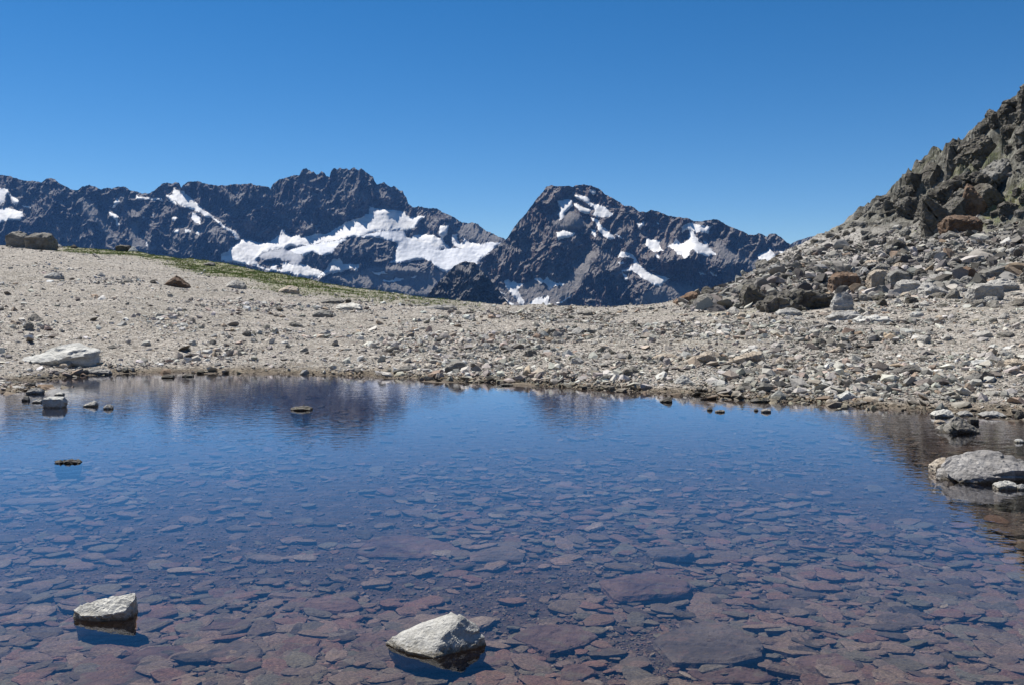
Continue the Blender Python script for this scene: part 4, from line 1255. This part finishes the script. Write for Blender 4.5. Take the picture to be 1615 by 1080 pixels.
for nm, cat, cnt, pxr, pyr, szr, mts, lab, grp in ZONES:
    made = tries = 0
    mn = [m for m, q in mts for _ in range(q)]
    while made < cnt and tries < cnt * 40:
        tries += 1
        px, py = rng.uniform(*pxr), rng.uniform(*(pyr or (0, 1)))
        # inside the land's outline there
        kr, kz = knots_at(np.array([math.degrees(math.atan((px - CX) / F))]))
        yc = kr[0, 13] * math.cos(math.atan((px - CX) / F))
        ctop = HY - F * (kz[0, 13] - H) / yc
        if pyr is None:
            py = ctop + rng.uniform(2, 26)
        if py < ctop + (2 if nm == 'crag' else 5):
            continue
        ys = kr[0, 6] * math.cos(math.atan((px - CX) / F))
        if py > HY + F * H / ys - 5:
            continue
        sz = szr[0] + (szr[1] - szr[0]) * rng.rand() ** 2.2
        if any(abs(px - a) < b_ + sz * .4 and abs(py - c_) < b_ * .5 + sz * .2 for a, c_, b_ in taken):
            continue
        x, y, z = ground_hit(px, py)
        mt = mn[rng.randint(len(mn))]
        k = rng.randint(len(SHAPES))
        if nm == 'rock' and rng.rand() < .5:
            k = [j for j, s_ in enumerate(SHAPES) if s_[0] in ('slab', 'wedge')][rng.randint(10)]
        if nm == 'crag':
            k = 100 + rng.randint(len(CRAGS))
        key = (k, mt)
        if key not in MESHES:
            me = (CRAGS[k - 100] if k >= 100 else SHAPES[k][1]).copy()
            me.name = nm
            me.materials.append(M[mt])
            MESHES[key] = me
        o = bpy.data.objects.new(nm, MESHES[key])
        COL.objects.link(o)
        s_ = sz * y / F
        o.location = (x, y + .2 * s_, z - (.22 if nm == 'crag' else .04) * s_)
        o.scale = (s_, s_ * rng.uniform(.8, 1.2), s_ * rng.uniform(.75, 1.15) * (1.15 if nm == 'crag' else 1))
        if nm == 'crag':
            o.rotation_euler = (0, R(rng.uniform(-25, 10)), R(rng.uniform(-40, 40)))
        else:
            o.rotation_euler = (R(rng.uniform(-10, 14)), R(rng.uniform(-14, 14)), R(rng.uniform(-70, 70)))
        tag(o, lab.format(WORD[mt]), cat, grp)
        taken.append((px, py, sz * .4))
        made += 1


# ------------------------------------------------------------------ gravel and rubble (nobody could count these)
def ico():
    t = (1 + 5 ** .5) / 2
    v = np.array([(-1, t, 0), (1, t, 0), (-1, -t, 0), (1, -t, 0), (0, -1, t), (0, 1, t), (0, -1, -t), (0, 1, -t), (t, 0, -1), (t, 0, 1), (-t, 0, -1), (-t, 0, 1)], float)
    v /= np.linalg.norm(v[0])
    f = np.array([(0, 11, 5), (0, 5, 1), (0, 1, 7), (0, 7, 10), (0, 10, 11), (1, 5, 9), (5, 11, 4), (11, 10, 2), (10, 7, 6), (7, 1, 8), (3, 9, 4), (3, 4, 2), (3, 2, 6), (3, 6, 8), (3, 8, 9), (4, 9, 5), (2, 4, 11), (6, 2, 10), (8, 6, 7), (9, 8, 1)])
    return v, f


def angular(seed):
    """a 12-cornered chip of stone, cut flat by a few planes"""
    v, f = ico()
    r = np.random.RandomState(seed)
    v = v + r.normal(size=v.shape) * .16
    for _ in range(5):
        n = r.normal(size=3)
        n /= np.linalg.norm(n)
        dd = v @ n
        lim = r.uniform(.35, .7)
        v = v - np.clip(dd - lim, 0, None)[:, None] * n
    return v, f


def angular_fine(seed):
    bm = bmesh.new()
    bmesh.ops.create_icosphere(bm, subdivisions=2, radius=1.0)
    v = np.array([a.co[:] for a in bm.verts])
    f = np.array([[a.index for a in q.verts] for q in bm.faces])
    bm.free()
    r = np.random.RandomState(seed)
    v[:, 0] *= 1.25
    for _ in range(11):
        n = r.normal(size=3) * (1, 1, 1.2)
        n /= np.linalg.norm(n)
        lim = r.uniform(.26, .62)
        v = v - np.clip(v @ n - lim, 0, None)[:, None] * n
    return v + r.normal(size=v.shape) * .018, f


CHIPS = [angular(k) for k in range(16)]
FINE = [angular_fine(40 + k) for k in range(20)]


def scatter(name, x, y, z, size, flat, tilt, cols, rng, mat, label=None, asp=(.6, 1.0), fine=False):
    n = len(x)
    big = size * F / np.hypot(x, y) > 7.0
    if not fine and name == 'rubble' and big.any():        # the larger ones get more faces
        scatter('rubble', x[big], y[big], z[big], size[big], flat[big], tilt, cols[big], rng, mat, None, asp, True)
        k = ~big
        x, y, z, size, flat, cols = x[k], y[k], z[k], size[k], flat[k], cols[k]
        n = len(x)
    src = FINE if fine else CHIPS
    CHIP_V = np.stack([c[0] for c in src])
    CHIP_F = src[0][1]
    m = CHIP_V.shape[1]
    v = CHIP_V[rng.randint(len(src), size=n)].copy()
    v = v * np.stack([size * .5, size * .5 * rng.uniform(*asp, n), size * .5 * flat], 1)[:, None, :]
    a = rng.normal(size=n) * np.radians(tilt)
    b = rng.normal(size=n) * np.radians(tilt)
    c = rng.uniform(0, 2 * np.pi, n)
    def rot(v, i, j, ang):
        ca, sa = np.cos(ang)[:, None], np.sin(ang)[:, None]
        p, q = v[:, :, i] * ca - v[:, :, j] * sa, v[:, :, i] * sa + v[:, :, j] * ca
        v[:, :, i], v[:, :, j] = p, q
    rot(v, 0, 1, c)
    rot(v, 1, 2, a)
    rot(v, 0, 2, b)
    v += np.stack([x, y, z], 1)[:, None, :]
    faces = (CHIP_F[None] + (np.arange(n) * m)[:, None, None]).reshape(-1, 3)
    tone = np.repeat(cols, m, axis=0)
    o = link(name, np_mesh(name, v.reshape(-1, 3), [faces], False, {'tone': tone}), mat)
    tag(o, label, None, None, 'stuff')
    return o


def pick(pal, w, n, rng, var=.18):
    pal = np.array(pal)
    w = np.array(w, float)
    c = pal[rng.choice(len(pal), n, p=w / w.sum())]
    return np.clip(c * rng.uniform(1 - var, 1 + var, (n, 1)) * rng.uniform(.96, 1.04, (n, 3)), 0, .8)


def land_points(n, rng, px0=-120, px1=1740, power=1.0, lo=-.25, keep=None):
    px = rng.uniform(px0, px1, n)
    th = np.arctan((px - CX) / F)
    kr, _ = knots_at(np.degrees(th))
    ys, yc = kr[:, 6] * np.cos(th), kr[:, 13] * np.cos(th)
    u = rng.rand(n) ** power
    ia, ib = 1 / (ys + lo), 1 / (yc + 2.0)
    y = 1 / (ia + (ib - ia) * u)
    x = (px - CX) / F * y
    return px, x, y


rng = np.random.RandomState(77)
N = 150000
px, x, y = land_points(N, rng, power=.85)
z = mesh_height(x, y)
gr = grass_amount(x, y)
patch = fbm(x * .25, y * .25, 2.0, 4)
coarse = sstep(-.2, .45, patch + .35 * sstep(480, 900, px) - .2)
size = (.026 + .030 * rng.pareto(2.3, N)) * (.55 + 1.15 * coarse)
size = np.clip(np.maximum(size, 1.5 * y / F), .025, .34)
hm = hill_mask(x, y)
keep = (rng.rand(N) > gr * .80)
x, y, z, size, px, hm, gr = [a[keep] for a in (x, y, z, size, px, hm, gr)]
n = len(x)
leftish = 1 - sstep(350, 800, px)
PAL = [(.62, .60, .56), (.50, .47, .435), (.38, .36, .335), (.52, .44, .385), (.20, .185, .17), (.44, .345, .27), (.70, .685, .65)]
cols = pick(PAL, [5, 6, 5, 3, 2.6, 1.4, 2.4], n, rng, .26)
cols *= (1 - .22 * hm)[:, None]
cols *= np.array([.93, .945, .935]) * (1 - np.array([.17, .165, .18]) * sstep(450, 950, px)[:, None])
cols *= (1 - .42 * earth_amount(x, y))[:, None]
scatter('gravel', x, y, z + size * .08, size, rng.uniform(.30, .80, n), 18, cols, rng, M['gravel'])

# stones of the little spit in the lake's corner
rng = np.random.RandomState(83)
x = -9.8 + rng.normal(size=1500) * 1.3
y = 16.3 + rng.normal(size=1500) * .75
z = mesh_height(x, y)
keep = (z > -.10) & (np.hypot(x, y) < 21)
x, y, z = x[keep], y[keep], z[keep]
size = np.clip(.07 + .05 * rng.pareto(2.5, len(x)), .06, .4)
scatter('gravel', x, y, z + size * .05, size, rng.uniform(.25, .5, len(x)), 12, pick(PAL, [4, 5, 5, 3, 3, 1.2, 1.5], len(x), rng), rng, M['gravel'])

# bigger rubble along the shore, on the flat and through the boulder field
rng = np.random.RandomState(78)
N = 9000
px, x, y = land_points(N, rng, power=.8, lo=-.5)
z = mesh_height(x, y)
dens = .35 + .65 * sstep(500, 1000, px)
keep = (rng.rand(N) < dens) & (grass_amount(x, y) < .3)
x, y, z, px = x[keep], y[keep], z[keep], px[keep]
n = len(x)
size = np.clip((.08 + .07 * rng.pareto(2.6, n)), .07, .5)
cols = pick(PAL, [5, 6, 5, 2, 2.6, 1.6, 2], n, rng, .26) * np.array([.82, .82, .785])
scatter('rubble', x, y, z + size * .05, size, rng.uniform(.20, .5, n), 14, cols, rng, M['gravel'])

# talus rubble on the hillside
rng = np.random.RandomState(79)
N = 26000
px = rng.uniform(1060, 1760, N)
y = 1 / (1 / 34 + (1 / 92 - 1 / 34) * rng.rand(N))
x = (px - CX) / F * y
hm = np.maximum(hill_mask(x, y), sstep(1060, 1160, px) * sstep(32, 36, y))
keep = rng.rand(N) < hm * (1 - .8 * grass_amount(x, y))
x, y, px = x[keep], y[keep], px[keep]
z = mesh_height(x, y)
n = len(x)
up = sstep(48, 62, y)
size = np.clip((.16 + .16 * rng.pareto(2.6, n)) * (1.25 - .70 * up), .1, 1.3)
fld = fbm(x * .2, y * .2, 3.3, 3)
cols = pick([(.40, .385, .355), (.30, .288, .265), (.20, .19, .175), (.10, .096, .088), (.28, .22, .165)], [3, 5, 5, 3, .7], n, rng)
cols *= (1 - .42 * upper_mask(x, y))[:, None]
scatter('rubble', x, y, z + size * .08 - .10 * upper_mask(x, y), size, rng.uniform(.4, .85, n), 22, cols, rng, M['gravel'])

# stones of the lake bed
rng = np.random.RandomState(80)
N = 72000
px = rng.uniform(-150, 1780, N)
y = 1 / (1 / 2.6 + (1 / 17.5 - 1 / 2.6) * rng.rand(N) ** .8)
x = (px - CX) / F * y
kr, _ = knots_at(np.degrees(np.arctan2(x, y)))
keep = np.hypot(x, y) < kr[:, 6] + .1
x, y, px = x[keep], y[keep], px[keep]
z = mesh_height(x, y)
n = len(x)
pt = sstep(-.25, .35, fbm(x * .5, y * .5, 7.7, 3))
size = np.clip((.024 + .030 * rng.pareto(2.2, n)) * (.50 + .70 * pt), .020, .20)
size = np.maximum(size, 3.2 * y / F)
cols = pick([(.140, .086, .066), (.125, .098, .076), (.110, .102, .078), (.160, .120, .092), (.060, .050, .040), (.21, .175, .135)], [4, 5, 4, 4, 2.5, .6], n, rng, .2)
cols *= (1 - .10 * sstep(7, 13, y))[:, None]            # light absorbed by the farther water, put into the stones' colour
small = size < np.maximum(.060, 11.0 * y / F)
scatter('gravel', x[small], y[small], np.minimum(z[small] + size[small] * .08, -.03), size[small], rng.uniform(.25, .5, small.sum()), 12, cols[small], rng, M['bed'])
x, y, z, size, cols = [a[~small] for a in (x, y, z, size, cols)]
n = len(x)
NS = 14


def flat_shape(seed):
    """a flat slate cobble: uneven outline with cut corners, worn rim, slightly uneven top"""
    r = np.random.RandomState(seed)
    an = np.linspace(0, 2 * np.pi, NS, endpoint=False) + r.uniform(-.16, .16, NS)
    u = np.stack([np.cos(an), np.sin(an)], 1)
    rad = np.full(NS, 1.15)
    for _ in range(r.randint(5, 8)):                       # cut by straight breaks
        t = r.uniform(0, 2 * np.pi)
        c = u @ np.array([np.cos(t), np.sin(t)])
        rad = np.minimum(rad, np.where(c > .2, r.uniform(.72, 1.0) / np.maximum(c, .2), 9))
    rad *= r.uniform(.93, 1.05, NS)
    o = u * rad[:, None]
    o[:, 1] *= r.uniform(.55, .95)
    z1 = r.uniform(.15, .32) + r.uniform(-.06, .06, NS)
    bot = np.column_stack([o * .92, np.full(NS, -.5)])
    mid = np.column_stack([o, z1])
    top = np.column_stack([o * r.uniform(.74, .92, (NS, 1)), .5 + r.uniform(-.16, .08, NS)])
    return np.concatenate([bot, mid, top, [[0, 0, .52]]])


FLATS = np.stack([flat_shape(500 + k) for k in range(32)])
k_ = np.arange(NS)
k2 = (k_ + 1) % NS
FQ = np.concatenate([np.stack([k_ + o_, k2 + o_, k2 + o_ + NS, k_ + o_ + NS], 1) for o_ in (0, NS)])
FT = np.stack([k_ + 2 * NS, k2 + 2 * NS, np.full(NS, 3 * NS)], 1)
nv = 3 * NS + 1
v = FLATS[rng.randint(len(FLATS), size=n)].copy()
v = v * np.stack([size * .5, size * .5, size * rng.uniform(.07, .17, n)], 1)[:, None, :]
for i_, j_, ang in ((0, 1, rng.normal(size=n) * .9), (1, 2, rng.normal(size=n) * .09), (0, 2, rng.normal(size=n) * .09)):
    ca, sa = np.cos(ang)[:, None], np.sin(ang)[:, None]
    v[:, :, i_], v[:, :, j_] = v[:, :, i_] * ca - v[:, :, j_] * sa, v[:, :, i_] * sa + v[:, :, j_] * ca
zz = np.minimum(z + size * .05 + rng.rand(n) * .012, -.045)
v += np.stack([x, y, zz], 1)[:, None, :]
off = (np.arange(n) * nv)[:, None, None]
tag(link('gravel', np_mesh('gravel', v.reshape(-1, 3), [(FQ[None] + off).reshape(-1, 4), (FT[None] + off).reshape(-1, 3)], False, {'tone': np.repeat(cols, nv, axis=0)}), M['bed']), None, None, None, 'stuff')


# ------------------------------------------------------------------ grass on the crest and on the ledges
def grass_mat():
    t = NT('alpine_grass', 0.8, 0.2)
    c = t.attr('tone', 'Color')
    t.color(c)
    return t.m


rng = np.random.RandomState(81)
N = 60000
px1 = rng.uniform(60, 800, N)
y1 = rng.uniform(36, 69, N)
px2 = rng.uniform(1340, 1740, N // 2)
y2 = rng.uniform(52, 88, N // 2)
px, y = np.concatenate([px1, px2]), np.concatenate([y1, y2])
x = (px - CX) / F * y
g = grass_amount(x, y)
cl = sstep(-.15, .25, fbm(x * .9, y * .9, 5.1, 3))
kr, _ = knots_at(np.degrees(np.arctan2(x, y)))
keep = (rng.rand(len(x)) < g * (.55 + .45 * cl)) & ((px < 1000) | (kr[:, 13] - np.hypot(x, y) > 5))
pxk = px[keep]
x, y = x[keep], y[keep]
z = mesh_height(x, y)
n = len(x)
nb = 4
bx = np.repeat(x, nb) + rng.normal(size=n * nb) * .04
by = np.repeat(y, nb) + rng.normal(size=n * nb) * .04
bz = np.repeat(z, nb) - np.repeat(np.where(pxk > 1000, .05, .01), nb)
hh = rng.uniform(.04, .11, n * nb)
an = rng.uniform(0, 2 * np.pi, n * nb)
wd = rng.uniform(.010, .022, n * nb)
ln = rng.normal(size=(n * nb, 2)) * .035
b0 = np.stack([bx - np.cos(an) * wd, by - np.sin(an) * wd, bz], 1)
b1 = np.stack([bx + np.cos(an) * wd, by + np.sin(an) * wd, bz], 1)
b2 = np.stack([bx + ln[:, 0], by + ln[:, 1], bz + hh], 1)
V = np.stack([b0, b1, b2], 1).reshape(-1, 3)
Fc = np.arange(len(V)).reshape(-1, 3)
tone = np.repeat(pick([(.13, .20, .035), (.16, .20, .045), (.19, .17, .07), (.11, .17, .03)], [4, 3, 1.5, 2], n, rng), nb * 3, axis=0)
tag(link('grass', np_mesh('grass', V, [Fc], False, {'tone': tone}), grass_mat()), None, None, None, 'stuff')


# ------------------------------------------------------------------ the air: one even haze round everything
zlo = min(float(np.min([v[2] for v in o.bound_box])) + o.location.z for o in scene.objects if o.type == 'MESH') - 1.0
zhi = max(float(np.max([v[2] for v in o.bound_box])) + o.location.z for o in scene.objects if o.type == 'MESH') + 8.0
bm = bmesh.new()
bmesh.ops.create_cube(bm, size=1.0)
bmesh.ops.scale(bm, vec=(9000, 6200, zhi - zlo), verts=bm.verts)
bmesh.ops.translate(bm, vec=(0, 2500, (zhi + zlo) / 2), verts=bm.verts)
hme = bpy.data.meshes.new('haze')
bm.to_mesh(hme)
bm.free()
hm_ = bpy.data.materials.new('haze')
hm_.use_nodes = True
hn = hm_.node_tree
hn.nodes.remove(hn.nodes['Principled BSDF'])
pv = hn.nodes.new('ShaderNodeVolumePrincipled')
pv.inputs['Color'].default_value = (0.17, 0.42, 1.0, 1)
pv.inputs['Density'].default_value = 3.5e-5
pv.inputs['Anisotropy'].default_value = 0.0
hn.links.new(pv.outputs[0], [k for k in hn.nodes if k.type == 'OUTPUT_MATERIAL'][0].inputs['Volume'])
tag(link('haze', hme, hm_), kind='stuff')
